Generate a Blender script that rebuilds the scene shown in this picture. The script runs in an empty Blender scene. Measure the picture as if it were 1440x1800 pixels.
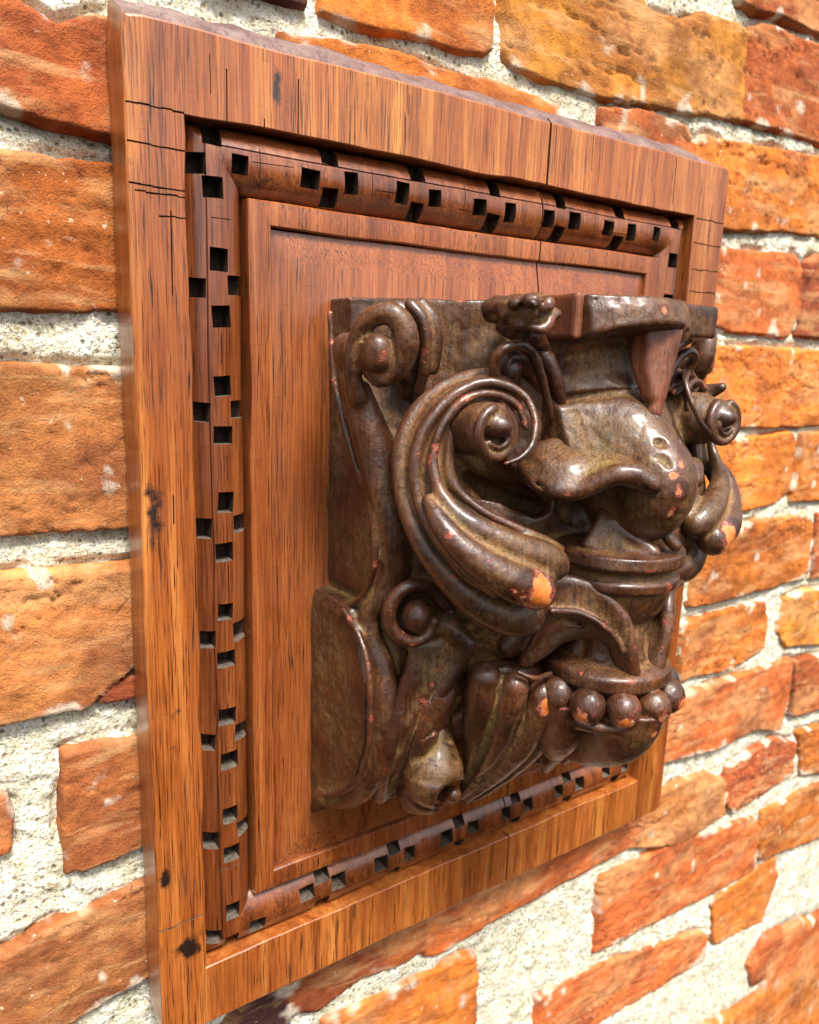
import bpy, math, random
import numpy as np
from mathutils import Matrix, Vector
random.seed(4)
rng = np.random.default_rng(7)
scene = bpy.context.scene
S = 0.27            # one panel unit (width of the carved recess) in metres

# ---------------------------------------------------------------- camera
PXW, PXH, FPX = 1440.0, 1800.0, 1354.727
RV = (0.212536149, -0.599384717, -0.0315472998)
TV = np.array([-0.273620694, -0.484303081, 0.9342176])
def rodrigues(w):
    w = np.array(w); th = np.linalg.norm(w); k = w/th
    K = np.array([[0, -k[2], k[1]], [k[2], 0, -k[0]], [-k[1], k[0], 0]])
    return np.eye(3)+math.sin(th)*K+(1-math.cos(th))*K@K
RM = rodrigues(RV)
CAM = -RM.T@TV                       # in panel units: x right, y down, z into the wall
def W3(X, Y, D):                     # panel units (D = towards the viewer) to world metres
    return (X*S, -D*S, -Y*S)
def wdir(v): return Vector((v[0], v[2], -v[1]))
cam = bpy.data.cameras.new("camera"); cam_o = bpy.data.objects.new("camera", cam)
scene.collection.objects.link(cam_o); scene.camera = cam_o
cam.sensor_fit = 'VERTICAL'; cam.sensor_height = 24.0; cam.lens = FPX/PXH*24.0
cam.clip_start = 0.01; cam.clip_end = 200
r_, u_, b_ = wdir(RM[0]), wdir(-RM[1]), wdir(-RM[2])
M = Matrix(((r_.x, u_.x, b_.x), (r_.y, u_.y, b_.y), (r_.z, u_.z, b_.z))).to_4x4()
M.translation = Vector(W3(CAM[0], CAM[1], -CAM[2])); cam_o.matrix_world = M
cam.dof.use_dof = True; cam.dof.focus_distance = 0.285; cam.dof.aperture_fstop = 11.0

# ---------------------------------------------------------------- sky, sun, exposure
SUN_EL, SUN_AZ = 58.0, -8.0          # azimuth: degrees to the right of the wall's normal
world = bpy.data.worlds.new("World"); scene.world = world; world.use_nodes = True
wn, wl = world.node_tree.nodes, world.node_tree.links
bg = wn['Background']; bg.inputs['Strength'].default_value = 0.05
sky = wn.new('ShaderNodeTexSky'); sky.sky_type = 'NISHITA'; sky.sun_disc = False
sky.sun_elevation = math.radians(SUN_EL)
sky.air_density = 1.0; sky.dust_density = 4.0; sky.ozone_density = 1.0
hs = wn.new('ShaderNodeHueSaturation'); hs.inputs['Saturation'].default_value = 0.2
wl.new(sky.outputs[0], hs.inputs['Color']); wl.new(hs.outputs[0], bg.inputs['Color'])
el, az = math.radians(SUN_EL), math.radians(SUN_AZ)
sd = Vector((math.sin(az)*math.cos(el), -math.cos(az)*math.cos(el), math.sin(el)))
sky.sun_rotation = math.atan2(sd.x, sd.y)
sl = bpy.data.lights.new("sun", 'SUN'); sl.energy = 1.5; sl.angle = math.radians(16)
sl.color = (1.0, 0.96, 0.88)
so = bpy.data.objects.new("sun", sl); scene.collection.objects.link(so)
so.rotation_euler = (-sd).to_track_quat('-Z', 'Y').to_euler()
scene.view_settings.view_transform = 'Standard'; scene.view_settings.look = 'None'
scene.view_settings.gamma = 1.0; scene.view_settings.use_curve_mapping = False
scene.view_settings.exposure = 2.38

# ---------------------------------------------------------------- helpers
def ray(px, py): return RM.T@np.array([(px-PXW/2)/FPX, (py-PXH/2)/FPX, 1.0])
def P(px, py, d):                    # the spot a traced feature has at its own height above the panel
    r = ray(px, py); s = (-d-CAM[2])/r[2]; q = CAM+s*r
    return (q[0], q[1], d)
def PX(px, py, X):                   # ... or at a known distance from the carving's axis
    r = ray(px, py); s = (X-CAM[0])/r[0]; q = CAM+s*r
    return (q[0], q[1], -q[2])
def upx(p, n):                       # n traced pixels at point p, in panel units
    q = RM@np.array([p[0], p[1], -p[2]])+TV
    return n*q[2]/FPX
def hash_grid(shape, seed): return np.random.default_rng(seed).random(shape)
def vnoise2(x, y, seed, n=64):
    g = hash_grid((n, n), seed)
    xi = np.floor(x).astype(int); yi = np.floor(y).astype(int)
    fx = x-xi; fy = y-yi; fx = fx*fx*(3-2*fx); fy = fy*fy*(3-2*fy)
    a = g[xi % n, yi % n]; b = g[(xi+1) % n, yi % n]; c = g[xi % n, (yi+1) % n]; d = g[(xi+1) % n, (yi+1) % n]
    return (a*(1-fx)+b*fx)*(1-fy)+(c*(1-fx)+d*fx)*fy
def fbm2(x, y, seed, octv=4):
    o = 0; a = 1; t = 0
    for k in range(octv):
        o = o+a*vnoise2(x*2**k, y*2**k, seed+k); t += a; a *= .5
    return o/t
def vnoise3(p, seed, n=32):
    g = hash_grid((n, n, n), seed); i = np.floor(p).astype(int); f = p-i; f = f*f*(3-2*f)
    r = 0
    for dx in (0, 1):
        for dy in (0, 1):
            for dz in (0, 1):
                w = (f[:, 0] if dx else 1-f[:, 0])*(f[:, 1] if dy else 1-f[:, 1])*(f[:, 2] if dz else 1-f[:, 2])
                r = r+w*g[(i[:, 0]+dx) % n, (i[:, 1]+dy) % n, (i[:, 2]+dz) % n]
    return r
def sstep(a, b, x):
    t = np.clip((x-a)/(b-a), 0, 1); return t*t*(3-2*t)
def lnk(o, parent=None):
    scene.collection.objects.link(o)
    if parent: o.parent = parent
    return o
def thing(name, label, cat, loc):
    o = bpy.data.objects.new(name, None); lnk(o); o.location = loc; o.empty_display_size = .02
    o['label'] = label; o['category'] = cat; return o
def mesh_obj(name, V, F, mat, parent, smooth=True, attrs=None, local=True):
    V = np.asarray(V, float)
    if local and parent: V = V-np.array(parent.location)
    me = bpy.data.meshes.new(name); F = np.asarray(F)
    me.vertices.add(len(V)); me.vertices.foreach_set('co', V.astype(np.float32).ravel())
    k = F.shape[1]
    me.loops.add(F.size); me.loops.foreach_set('vertex_index', F.astype(np.int32).ravel())
    me.polygons.add(len(F)); me.polygons.foreach_set('loop_start', np.arange(0, F.size, k, dtype=np.int32))
    me.polygons.foreach_set('loop_total', np.full(len(F), k, dtype=np.int32))
    me.update(calc_edges=True)
    if smooth: me.polygons.foreach_set('use_smooth', np.ones(len(F), bool))
    for an, av in (attrs or {}).items():
        av = np.asarray(av, np.float32)
        if av.ndim == 1:
            a = me.attributes.new(an, 'FLOAT', 'POINT'); a.data.foreach_set('value', av)
        else:
            a = me.attributes.new(an, 'FLOAT_COLOR', 'POINT')
            a.data.foreach_set('color', np.concatenate([av, np.ones((len(av), 1), np.float32)], 1).ravel())
    me.validate(); me.materials.append(mat)
    return lnk(bpy.data.objects.new(name, me), parent)

# ---------------------------------------------------------------- materials
class NT:
    def __init__(s, name):
        s.m = bpy.data.materials.new(name); s.m.use_nodes = True
        s.n = s.m.node_tree.nodes; s.l = s.m.node_tree.links; s.b = s.n['Principled BSDF']
        s.tc = s.n.new('ShaderNodeTexCoord').outputs['Object']
    def put(s, inp, v):
        if hasattr(v, 'is_linked'): s.l.new(v, inp)
        else: inp.default_value = v
    def mapping(s, scale, rot=(0, 0, 0), loc=(0, 0, 0)):
        n = s.n.new('ShaderNodeMapping'); n.inputs['Scale'].default_value = scale
        n.inputs['Rotation'].default_value = rot; n.inputs['Location'].default_value = loc
        s.l.new(s.tc, n.inputs[0]); return n.outputs[0]
    def noise(s, scale, detail=4, rough=.55, vec=None, dist=0):
        n = s.n.new('ShaderNodeTexNoise'); n.inputs['Scale'].default_value = scale
        n.inputs['Detail'].default_value = detail; n.inputs['Roughness'].default_value = rough
        n.inputs['Distortion'].default_value = dist
        s.l.new(vec if vec is not None else s.tc, n.inputs['Vector']); return n.outputs['Fac']
    def voro(s, scale, feat='F1', vec=None, out='Distance'):
        n = s.n.new('ShaderNodeTexVoronoi'); n.feature = feat; n.inputs['Scale'].default_value = scale
        s.l.new(vec if vec is not None else s.tc, n.inputs['Vector']); return n.outputs[out]
    def ramp(s, f, stops):
        n = s.n.new('ShaderNodeValToRGB'); e = n.color_ramp.elements
        while len(e) < len(stops): e.new(.5)
        for k, (p, c) in enumerate(stops):
            e[k].position = p
            e[k].color = (*c, 1) if isinstance(c, tuple) else (c, c, c, 1)
        s.put(n.inputs[0], f); return n.outputs[0]
    def mix(s, f, a, b, mode='MIX'):
        n = s.n.new('ShaderNodeMix'); n.data_type = 'RGBA'; n.blend_type = mode
        s.put(n.inputs[0], f)
        for i, v in ((6, a), (7, b)):
            s.put(n.inputs[i], (*v, 1) if isinstance(v, tuple) else v)
        return n.outputs[2]
    def math(s, op, a, b=0.0, clamp=False):
        n = s.n.new('ShaderNodeMath'); n.operation = op; n.use_clamp = clamp
        s.put(n.inputs[0], a); s.put(n.inputs[1], b); return n.outputs[0]
    def attr(s, name, col=False):
        n = s.n.new('ShaderNodeAttribute'); n.attribute_name = name
        return n.outputs['Color' if col else 'Fac']
    def bump(s, h, strength, dist, prev=None):
        n = s.n.new('ShaderNodeBump'); n.inputs['Strength'].default_value = strength
        n.inputs['Distance'].default_value = dist; s.l.new(h, n.inputs['Height'])
        if prev is not None: s.l.new(prev, n.inputs['Normal'])
        return n.outputs[0]
    def fin(s, col, rough, nrm, coat=0, coat_r=.1, spec=.5):
        s.put(s.b.inputs['Base Color'], col); s.put(s.b.inputs['Roughness'], rough)
        if nrm is not None: s.l.new(nrm, s.b.inputs['Normal'])
        s.put(s.b.inputs['Coat Weight'], coat); s.b.inputs['Coat Roughness'].default_value = coat_r
        s.b.inputs['Specular IOR Level'].default_value = spec
        return s.m

def wood_mat(name, c0, c1, c2, seed=0.0, rough=.34, spots=(), coat=.35, rot=0):
    t = NT(name); sp = NT.mapping
    fine = t.noise(1, 3, .6, t.mapping((1900, 1900, 30), loc=(seed, 0, seed)))
    pore = t.noise(1, 2, .5, t.mapping((2900, 2900, 60), loc=(0, seed, 0)))
    band = t.noise(1, 6, .62, t.mapping((130, 130, 4.5), loc=(seed, seed, 0)), dist=.6)
    blot = t.noise(22, 4, .6)
    col = t.ramp(band, [(.28, c0), (.5, c1), (.72, c2)])
    col = t.mix(t.ramp(fine, [(.38, .85), (.54, 0.0)]), col, t.mix(1.0, col, (.60, .47, .42), 'MULTIPLY'))
    och = t.ramp(t.noise(1, 3, .5, t.mapping((14, 14, 3), loc=(seed, 2, 0))), [(.48, 0.0), (.68, .5)])
    col = t.mix(och, col, t.mix(1.0, col, (1.2, 1.5, 1.3), 'MULTIPLY'))
    ck = t.ramp(t.noise(1, 2, .5, t.mapping((120, 120, 2600), loc=(seed, 4, 0))), [(.27, .6), (.34, 0.0)])
    col = t.mix(ck, col, (.03, .011, .005))
    pm = t.ramp(pore, [(.36, 1.0), (.43, 0.0)])
    patch = t.ramp(t.noise(1, 4, .6, t.mapping((60, 60, 12))), [(.34, .2), (.54, 1.0)])
    pm = t.math('MULTIPLY', pm, patch)
    col = t.mix(pm, col, (.018, .007, .004))
    col = t.mix(t.ramp(blot, [(.45, 0.0), (.75, .45)]), col, t.mix(1.0, col, (.45, .36, .34), 'MULTIPLY'))
    # small stains
    st = t.math('MULTIPLY', t.ramp(t.noise(120, 4, .65), [(.66, 0.0), (.74, .8)]), t.ramp(t.noise(14, 2), [(.5, 0.0), (.62, 1.0)]))
    col = t.mix(st, col, (.02, .012, .012))
    for (x, y, z), r, zs in spots:
        d = t.n.new('ShaderNodeVectorMath'); d.operation = 'DISTANCE'
        m = t.mapping((1, 1, zs)); t.l.new(m, d.inputs[0]); d.inputs[1].default_value = (x, y, z*zs)
        dd = t.math('ADD', d.outputs['Value'], t.math('MULTIPLY', t.math('SUBTRACT', t.noise(260, 4), .5), r*2.2))
        col = t.mix(t.ramp(t.math('DIVIDE', dd, r), [(.35, 1.0), (.95, 0.0)]), col, (.016, .007, .004))
    h = t.math('ADD', t.math('MULTIPLY', fine, .5), t.math('MULTIPLY', pore, .6))
    n1 = t.bump(h, .30, .0005)
    n1 = t.bump(t.noise(1, 3, .5, t.mapping((60, 60, 18))), .25, .0014, n1)
    rg = t.ramp(t.noise(50, 4), [(.3, rough-.08), (.7, rough+.16)])
    return t.fin(col, rg, n1, coat, .16)

BX = (-.078*S, .04, 0)
PL = W3(.5, 1.318, -.065)
def _loc(px, py): q = W3(*P(px, py, 0)); return tuple(q[i]-PL[i] for i in range(3))
spotL = [(_loc(272, 905), .0035, .28),
         (_loc(335, 1665), .0075, 1.1),
         (_loc(290, 1545), .0028, .5),
         (_loc(465, 330), .006, 1.0),
         (_loc(487, 150), .0022, .3)]
m_frame = wood_mat('varnished_frame_wood', (.19, .044, .008), (.345, .097, .018), (.52, .20, .046), .3, .34, spotL)
m_mould = wood_mat('varnished_moulding_wood', (.07, .017, .005), (.19, .048, .011), (.33, .105, .028), 3.1, .28, spotL[3:4], .6)
m_border = wood_mat('varnished_border_wood', (.13, .028, .006), (.25, .064, .014), (.36, .11, .028), 5.7, .3, (), .5)
m_centre = wood_mat('varnished_field_wood', (.16, .036, .009), (.25, .064, .015), (.33, .10, .027), 9.2, .3, (), .6)

def carve_mat():
    t = NT('weathered_brown_paint')
    wear, dust = t.attr('wear'), t.attr('dust')
    n1, n2 = t.noise(60, 6, .62), t.noise(420, 5, .7)
    col = t.ramp(n1, [(.3, (.024, .007, .003)), (.5, (.058, .018, .006)), (.72, (.12, .042, .013))])
    # matt grey-tan bloom on the sheltered faces, olive dust in the hollows
    bl = t.math('ADD', t.math('MULTIPLY', dust, .9), t.math('MULTIPLY', t.math('SUBTRACT', t.noise(38, 5, .65), .40), 1.5))
    bl = t.math('SUBTRACT', bl, t.math('MULTIPLY', wear, 1.1))
    bl = t.math('MULTIPLY', t.ramp(bl, [(.05, 0.0), (.6, .92)]), t.ramp(n2, [(.32, .35), (.58, 1.0)]), True)
    tan = t.ramp(t.noise(26, 4, .6), [(.36, (.155, .068, .023)), (.52, (.23, .125, .045)), (.68, (.18, .125, .036))])
    col = t.mix(bl, col, tan)
    col = t.mix(t.ramp(t.noise(800, 3, .6), [(.34, .75), (.46, 0.0)]), col, (.022, .010, .006))
    cr = t.voro(430, 'DISTANCE_TO_EDGE', t.mapping((1, 1, 1)))
    crm = t.math('MULTIPLY', t.ramp(cr, [(0.0, 1.0), (.06, 0.0)]), t.ramp(t.noise(45, 4), [(.50, 0.0), (.62, .7)]))
    gr = t.noise(1, 4, .6, t.mapping((900, 900, 45)))
    col = t.mix(t.ramp(gr, [(.36, .7), (.5, 0.0)]), col, t.mix(1.0, col, (.38, .33, .3), 'MULTIPLY'))
    col = t.mix(crm, col, (.012, .005, .003))
    ch = t.math('ADD', wear, t.math('MULTIPLY', t.math('SUBTRACT', t.noise(230, 5, .7), .5), 1.5))
    ch = t.math('ADD', ch, t.math('MULTIPLY', t.math('SUBTRACT', t.noise(120, 4, .65), .5), 2.6))
    red = t.ramp(ch, [(.55, 0.0), (.58, 1.0)])
    col = t.mix(red, col, t.ramp(t.noise(300, 3), [(.35, (.12, .020, .010)), (.65, (.27, .055, .03))]))
    bare = t.ramp(ch, [(.84, 0.0), (.87, 1.0)])
    col = t.mix(bare, col, t.ramp(t.noise(160, 3), [(.3, (.32, .070, .010)), (.7, (.55, .17, .035))]))
    rim = t.math('MULTIPLY', t.ramp(ch, [(.79, 0.0), (.82, 1.0)]), t.ramp(ch, [(.84, 1.0), (.87, 0.0)]))
    col = t.mix(rim, col, (.42, .30, .19))
    b = t.bump(t.noise(1100, 4, .62), .45, .0004)
    b = t.bump(t.noise(420, 4, .6), .32, .0007, b)
    b = t.bump(t.noise(110, 4, .55), .25, .0016, b)
    b = t.bump(crm, .35, -.0003, b) if False else t.bump(gr, .35, .0006, b)
    b = t.bump(t.ramp(ch, [(.52, 1.0), (.58, .3), (.84, .3), (.9, 0.0)]), .5, .0006, b)
    rg = t.ramp(t.math('ADD', t.noise(160, 4), t.math('MULTIPLY', bl, .30)), [(.3, .28), (.55, .44), (.85, .72)])
    return t.fin(col, rg, b, t.ramp(bl, [(.1, .34), (.6, .02)]), .22, .42)
m_carve = carve_mat()

def brick_mat():
    t = NT('weathered_orange_brick'); c = t.attr('tint', True)
    n1, n2 = t.noise(120, 6, .65), t.noise(1300, 4, .7)
    col = t.mix(t.ramp(n1, [(.35, .75), (.6, 0.0)]), c, t.mix(1.0, c, (.52, .40, .38), 'MULTIPLY'))
    col = t.mix(t.ramp(n2, [(.30, .8), (.46, 0.0)]), col, t.mix(1.0, col, (.42, .34, .3), 'MULTIPLY'))
    lay = t.noise(1, 5, .6, t.mapping((26, 26, 150)), dist=.5)
    col = t.mix(t.ramp(lay, [(.52, 0.0), (.68, .5)]), col, (.60, .34, .15))
    col = t.mix(t.math('MULTIPLY', t.ramp(t.noise(330, 3), [(.68, 0.0), (.72, .8)]), t.ramp(t.noise(30, 2), [(.45, 0.0), (.6, 1.0)])), col, (.75, .68, .5))
    ckk = t.ramp(t.voro(55, 'DISTANCE_TO_EDGE', t.mapping((1, 1, 2.2))), [(0.0, 1.0), (.012, 0.0)])
    ckk = t.math('MULTIPLY', ckk, t.ramp(t.noise(28, 3), [(.52, 0.0), (.6, 1.0)]))
    col = t.mix(ckk, col, (.08, .025, .015))
    b = t.bump(n2, .9, .0009); b = t.bump(t.noise(420, 4, .6), .5, .0012, b); b = t.bump(n1, .45, .002, b)
    return t.fin(col, .85, b, 0, .1, .25)
def mortar_mat():
    t = NT('gritty_lime_mortar')
    n1, n2 = t.noise(90, 6, .7), t.noise(900, 3, .7)
    col = t.ramp(n1, [(.3, (.50, .42, .26)), (.46, (.74, .68, .50)), (.62, (.88, .85, .72))])
    vc = t.voro(430, 'F1', None, 'Color'); sep = t.n.new('ShaderNodeSeparateColor'); t.l.new(vc, sep.inputs[0])
    g = sep.outputs[0]
    cell = t.ramp(t.voro(430), [(.25, 1.0), (.5, 0.0)])
    grit = t.ramp(g, [(0.0, (.10, .08, .06)), (.12, (.22, .16, .09)), (.2, (.55, .40, .16)), (.32, (.82, .80, .74)), (1.0, (.86, .85, .80))])
    gm = t.math('MULTIPLY', cell, t.ramp(g, [(.3, .85), (.55, .25)]))
    col = t.mix(gm, col, grit)
    pits = t.ramp(n2, [(.32, .9), (.45, 0.0)])
    col = t.mix(pits, col, (.15, .13, .10))
    b = t.bump(n2, 1.0, .0016); b = t.bump(t.voro(430), .7, .0012, b); b = t.bump(n1, .9, .005, b)
    return t.fin(col, .92, b, 0, .1, .2)
def grime_shade_mat():
    t = NT('blackened_shaded_cut_wood')  # grime, with the cuts' shade and the light on their ledges painted in
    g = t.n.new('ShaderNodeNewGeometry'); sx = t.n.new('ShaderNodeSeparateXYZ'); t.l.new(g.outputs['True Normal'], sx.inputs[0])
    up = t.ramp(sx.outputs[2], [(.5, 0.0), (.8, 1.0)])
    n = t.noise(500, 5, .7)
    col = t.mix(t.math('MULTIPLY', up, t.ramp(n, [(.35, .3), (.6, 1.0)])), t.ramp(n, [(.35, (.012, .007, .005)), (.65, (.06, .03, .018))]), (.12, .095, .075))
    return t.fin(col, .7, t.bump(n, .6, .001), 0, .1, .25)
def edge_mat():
    t = NT('sky_tinted_end_grain')  # grey-purple sky reflection painted into the end grain's colour
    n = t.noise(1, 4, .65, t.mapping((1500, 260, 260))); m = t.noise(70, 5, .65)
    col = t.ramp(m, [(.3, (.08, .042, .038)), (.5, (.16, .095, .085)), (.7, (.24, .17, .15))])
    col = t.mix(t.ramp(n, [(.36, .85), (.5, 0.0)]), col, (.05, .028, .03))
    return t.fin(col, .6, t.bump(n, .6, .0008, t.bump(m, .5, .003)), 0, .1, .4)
m_grime_shade, m_edge = grime_shade_mat(), edge_mat()
m_brick, m_mortar = brick_mat(), mortar_mat()

# ---------------------------------------------------------------- brick wall
WD = -.078           # plane of the brick faces
O_, R_, D_, Y_, B_, K_ = (.62, .185, .028), (.50, .125, .030), (.36, .085, .028), (.66, .26, .036), (.56, .21, .06), (.07, .024, .022)
bricks = [
 (R_, [(-120,-20),(30,0),(95,45),(165,28),(300,60),(300,255),(100,210),(0,180),(-120,150)]),
 ((.50, .14, .026), [(-120,262),(0,270),(100,282),(190,292),(320,310),(320,545),(0,541),(-120,541)]),
 (B_, [(-120,648),(0,650),(215,656),(330,658),(330,915),(215,922),(0,937),(-120,945)]),
 (B_, [(-120,1030),(0,1020),(60,1010),(228,1000),(330,990),(330,1130),(228,1175),(190,1200),(150,1238),(0,1272),(-120,1300)]),
 (D_, [(190,1207),(260,1190),(260,1222),(180,1232)]),
 ((.46, .15, .04), [(118,1330),(180,1312),(236,1305),(340,1285),(340,1440),(238,1490),(125,1535),(120,1450)]),
 (B_, [(-120,1720),(0,1690),(60,1655),(150,1610),(238,1565),(340,1520),(340,1660),(240,1730),(130,1790),(0,1850),(-120,1900)]),
 (R_, [(-160,1400),(8,1412),(20,1440),(14,1500),(-160,1560)]),
 (O_, [(565,-90),(565,15),(600,32),(660,45),(760,68),(855,92),(868,80),(865,-90)]),
 (K_, [(330,-80),(535,-80),(535,4),(490,-8),(380,-30)]),
 (Y_, [(893,-90),(892,108),(960,135),(1060,165),(1130,180),(1215,195),(1303,210),(1313,60),(1290,40),(1235,25),(1195,40),(1140,20),(1120,-10),(1120,-90)]),
 (R_, [(1325,50),(1340,43),(1440,80),(1540,110),(1540,275),(1440,250),(1305,205)]),
 (R_, [(1300,-60),(1310,5),(1380,30),(1440,55),(1540,90),(1540,-60)]),
 (O_, [(500,60),(640,83),(700,95),(760,120),(860,145),(985,188),(985,300),(500,200)]),
 (R_, [(1060,190),(1150,200),(1208,222),(1220,250),(1228,350),(1060,320)]),
 (O_, [(1225,258),(1245,242),(1440,278),(1600,305),(1600,440),(1440,413),(1390,405),(1285,400),(1225,390)]),
 (R_, [(1275,440),(1400,450),(1412,480),(1412,500),(1405,560),(1390,590),(1290,580),(1262,570)]),
 (D_, [(1422,465),(1440,450),(1600,460),(1600,605),(1407,588)]),
 (O_, [(1230,610),(1440,618),(1600,620),(1600,742),(1290,750),(1230,755)]),
 (O_, [(1240,790),(1265,782),(1395,762),(1400,780),(1390,865),(1360,885),(1280,905),(1240,910)]),
 (O_, [(1413,765),(1600,755),(1600,865),(1392,882)]),
 (O_, [(1225,955),(1330,920),(1420,905),(1428,925),(1420,1012),(1250,1060),(1215,1065)]),
 (D_, [(1438,905),(1600,880),(1600,990),(1430,1015)]),
 (O_, [(1200,1100),(1270,1078),(1345,1060),(1352,1085),(1345,1140),(1290,1175),(1200,1195)]),
 (Y_, [(1385,1055),(1415,1042),(1600,1015),(1600,1115),(1440,1130),(1385,1135),(1370,1110)]),
 (R_, [(1150,1265),(1230,1215),(1390,1160),(1385,1230),(1370,1280),(1330,1280),(1260,1315),(1150,1345)]),
 (R_, [(1398,1165),(1600,1125),(1600,1220),(1440,1245),(1395,1258)]),
 (B_, [(1110,1420),(1240,1360),(1275,1375),(1272,1430),(1200,1480),(1110,1490)]),
 (D_, [(1285,1350),(1360,1300),(1400,1310),(1395,1360),(1290,1430),(1278,1410)]),
 (O_, [(1407,1290),(1440,1280),(1600,1245),(1600,1335),(1410,1362)]),
 (R_, [(1060,1545),(1200,1480),(1325,1440),(1335,1460),(1325,1530),(1045,1675)]),
 (R_, [(760,1560),(1100,1400),(1135,1445),(1120,1485),(1060,1515),(960,1570),(860,1625),(770,1680),(748,1680)]),
 (O_, [(1340,1430),(1420,1390),(1440,1382),(1600,1340),(1600,1440),(1440,1472),(1335,1510)]),
 (R_, [(950,1760),(1030,1710),(1235,1642),(1245,1650),(1240,1690),(970,1850),(940,1850)]),
 (O_, [(1255,1590),(1365,1510),(1370,1540),(1340,1620),(1260,1660)]),
 (R_, [(1320,1700),(1345,1650),(1600,1545),(1600,1640),(1325,1735)]),
 (O_, [(1180,1850),(1440,1680),(1600,1625),(1600,1760),(1400,1880)]),
 (R_, [(500,1740),(545,1700),(745,1620),(745,1670),(700,1700),(640,1720),(560,1780),(515,1785)]),
 (O_, [(575,1800),(835,1680),(842,1720),(830,1880),(560,1900)]),
 (K_, [(380,1830),(440,1760),(505,1745),(508,1790),(510,1880),(380,1900)]),
]
polys = []
for col, pl in bricks:
    polys.append((col, np.array([P(x, y, WD)[:2] for x, y in pl])))
# the courses carry on outside the photographed part and behind the board
r2 = random.Random(3)
def seen(X, Y):
    q = RM@np.array([X, Y, -WD])+TV
    if q[2] < .05: return False
    x, y = FPX*q[0]/q[2]+PXW/2, FPX*q[1]/q[2]+PXH/2
    return -60 < x < PXW+70 and -60 < y < PXH+50
for k in range(-7, 14):
    Y0 = .13+k*.272; x = -2.4+(k % 2)*.42
    while x < 4.2:
        w = r2.choice((.78, .78, .37)); cs = [(x+i*w/4, Y0+j*.075) for i in range(5) for j in range(4)]
        inside = x > 0 and x+w < 1.02 and Y0 > 0 and Y0 < 1.0
        if inside or not any(seen(*c) for c in cs):
            polys.append((r2.choice((O_, R_, R_, D_, B_, Y_)), np.array([(x, Y0), (x+w, Y0), (x+w, Y0+.225), (x, Y0+.225)])))
        x += w+.045
def axis(segs):
    o = []
    for a, b, st in segs: o += list(np.arange(a, b, st))
    return np.array(o+[segs[-1][1]])
ax = axis([(-2.4, -.5, .04), (-.5, -.06, .0038), (-.06, 1.02, .012), (1.02, 2.3, .0055), (2.3, 4.2, .04)])
ay = axis([(-1.8, -.75, .03), (-.75, 2.05, .0048), (2.05, 3.6, .03)])
GX, GY = np.meshgrid(ax, ay); sh = GX.shape
gx = GX.ravel(); gy = GY.ravel()
wx = gx+.009*(fbm2(gx*16, gy*16, 11)-.5)+.004*(fbm2(gx*70, gy*70, 21, 3)-.5)
wy = gy+.009*(fbm2(gx*16, gy*16, 31)-.5)+.004*(fbm2(gx*70, gy*70, 41, 3)-.5)
sdf = np.full(gx.shape, .2); bid = np.zeros(gx.shape, int)
for i, (col, pl) in enumerate(polys):
    lo, hi = pl.min(0)-.06, pl.max(0)+.06
    idx = np.nonzero((wx > lo[0]) & (wx < hi[0]) & (wy > lo[1]) & (wy < hi[1]))[0]
    if len(idx) == 0: continue
    px, py = wx[idx], wy[idx]; d2 = np.full(len(idx), 9.0); ins = np.zeros(len(idx), bool)
    for a, b in zip(pl, np.roll(pl, -1, 0)):
        e = b-a; t = np.clip(((px-a[0])*e[0]+(py-a[1])*e[1])/(e@e+1e-12), 0, 1)
        d2 = np.minimum(d2, (px-a[0]-t*e[0])**2+(py-a[1]-t*e[1])**2)
        c = ((a[1] > py) != (b[1] > py)) & (px < (b[0]-a[0])*(py-a[1])/(b[1]-a[1]+1e-12)+a[0])
        ins ^= c
    d = np.sqrt(d2)*np.where(ins, -1, 1)
    m = d < sdf[idx]; sdf[idx[m]] = d[m]; bid[idx[m]] = i
sdf -= .010
cols = np.array([c for c, _ in polys])
jit = np.random.default_rng(5).random((len(polys), 3))
f1 = fbm2(gx*9, gy*22, 51, 5); f2 = fbm2(gx*60, gy*60, 61, 4); f3 = fbm2(gx*5, gy*7, 71, 4); f4 = fbm2(gx*26, gy*26, 83, 4)
face = .008*(jit[bid, 0]-.5)+.011*(f1-.5)+.0045*(f2-.5)
lay = np.abs(fbm2(gx*6+3*f4, gy*30+2*f4, 91, 4)-.5)
face -= .006*sstep(.022, .0, lay)*sstep(.45, .6, f3)
mort = -.011+.010*(f4-.5)+.009*(f2-.5)+.010*(f3-.5)-.003*sstep(.3, -.1, gx)
mort = np.minimum(mort, -.004)
e = sstep(.004, -.006, sdf)
hb = -.06*(1-e)+face*e                                  # bricks drop away at their arrises
hm = mort-.010*sstep(.012, .0, sdf)*sstep(.42, .6, f1)-.03*sstep(-.004, -.03, sdf)   # the mortar runs on behind them
base = cols[bid]*(.72+.5*jit[bid, 1:2])
tint = base*(.55+.9*f3[:, None])
t1 = sstep(.50, .68, fbm2(gx*7, gy*17, 101, 5))[:, None]
tint = tint*(1-.55*t1)+np.array([.58, .30, .12])*.55*t1
t2 = sstep(.54, .66, fbm2(gx*9+5, gy*11, 111, 5))[:, None]
tint = tint*(1-.4*t2)+np.array([.20, .046, .022])*.4*t2
lime = sstep(.71, .80, fbm2(gx*22, gy*22, 121, 5)+.16*sstep(-.03, .0, sdf)-.03)[:, None]
tint = tint*(1-.75*lime)+np.array([.72, .64, .50])*.75*lime
nx, ny = sh[1], sh[0]
ii = (np.arange(ny-1)[:, None]*nx+np.arange(nx-1)[None, :]).ravel()
F = np.stack([ii, ii+nx, ii+nx+1, ii+1], 1)
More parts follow.
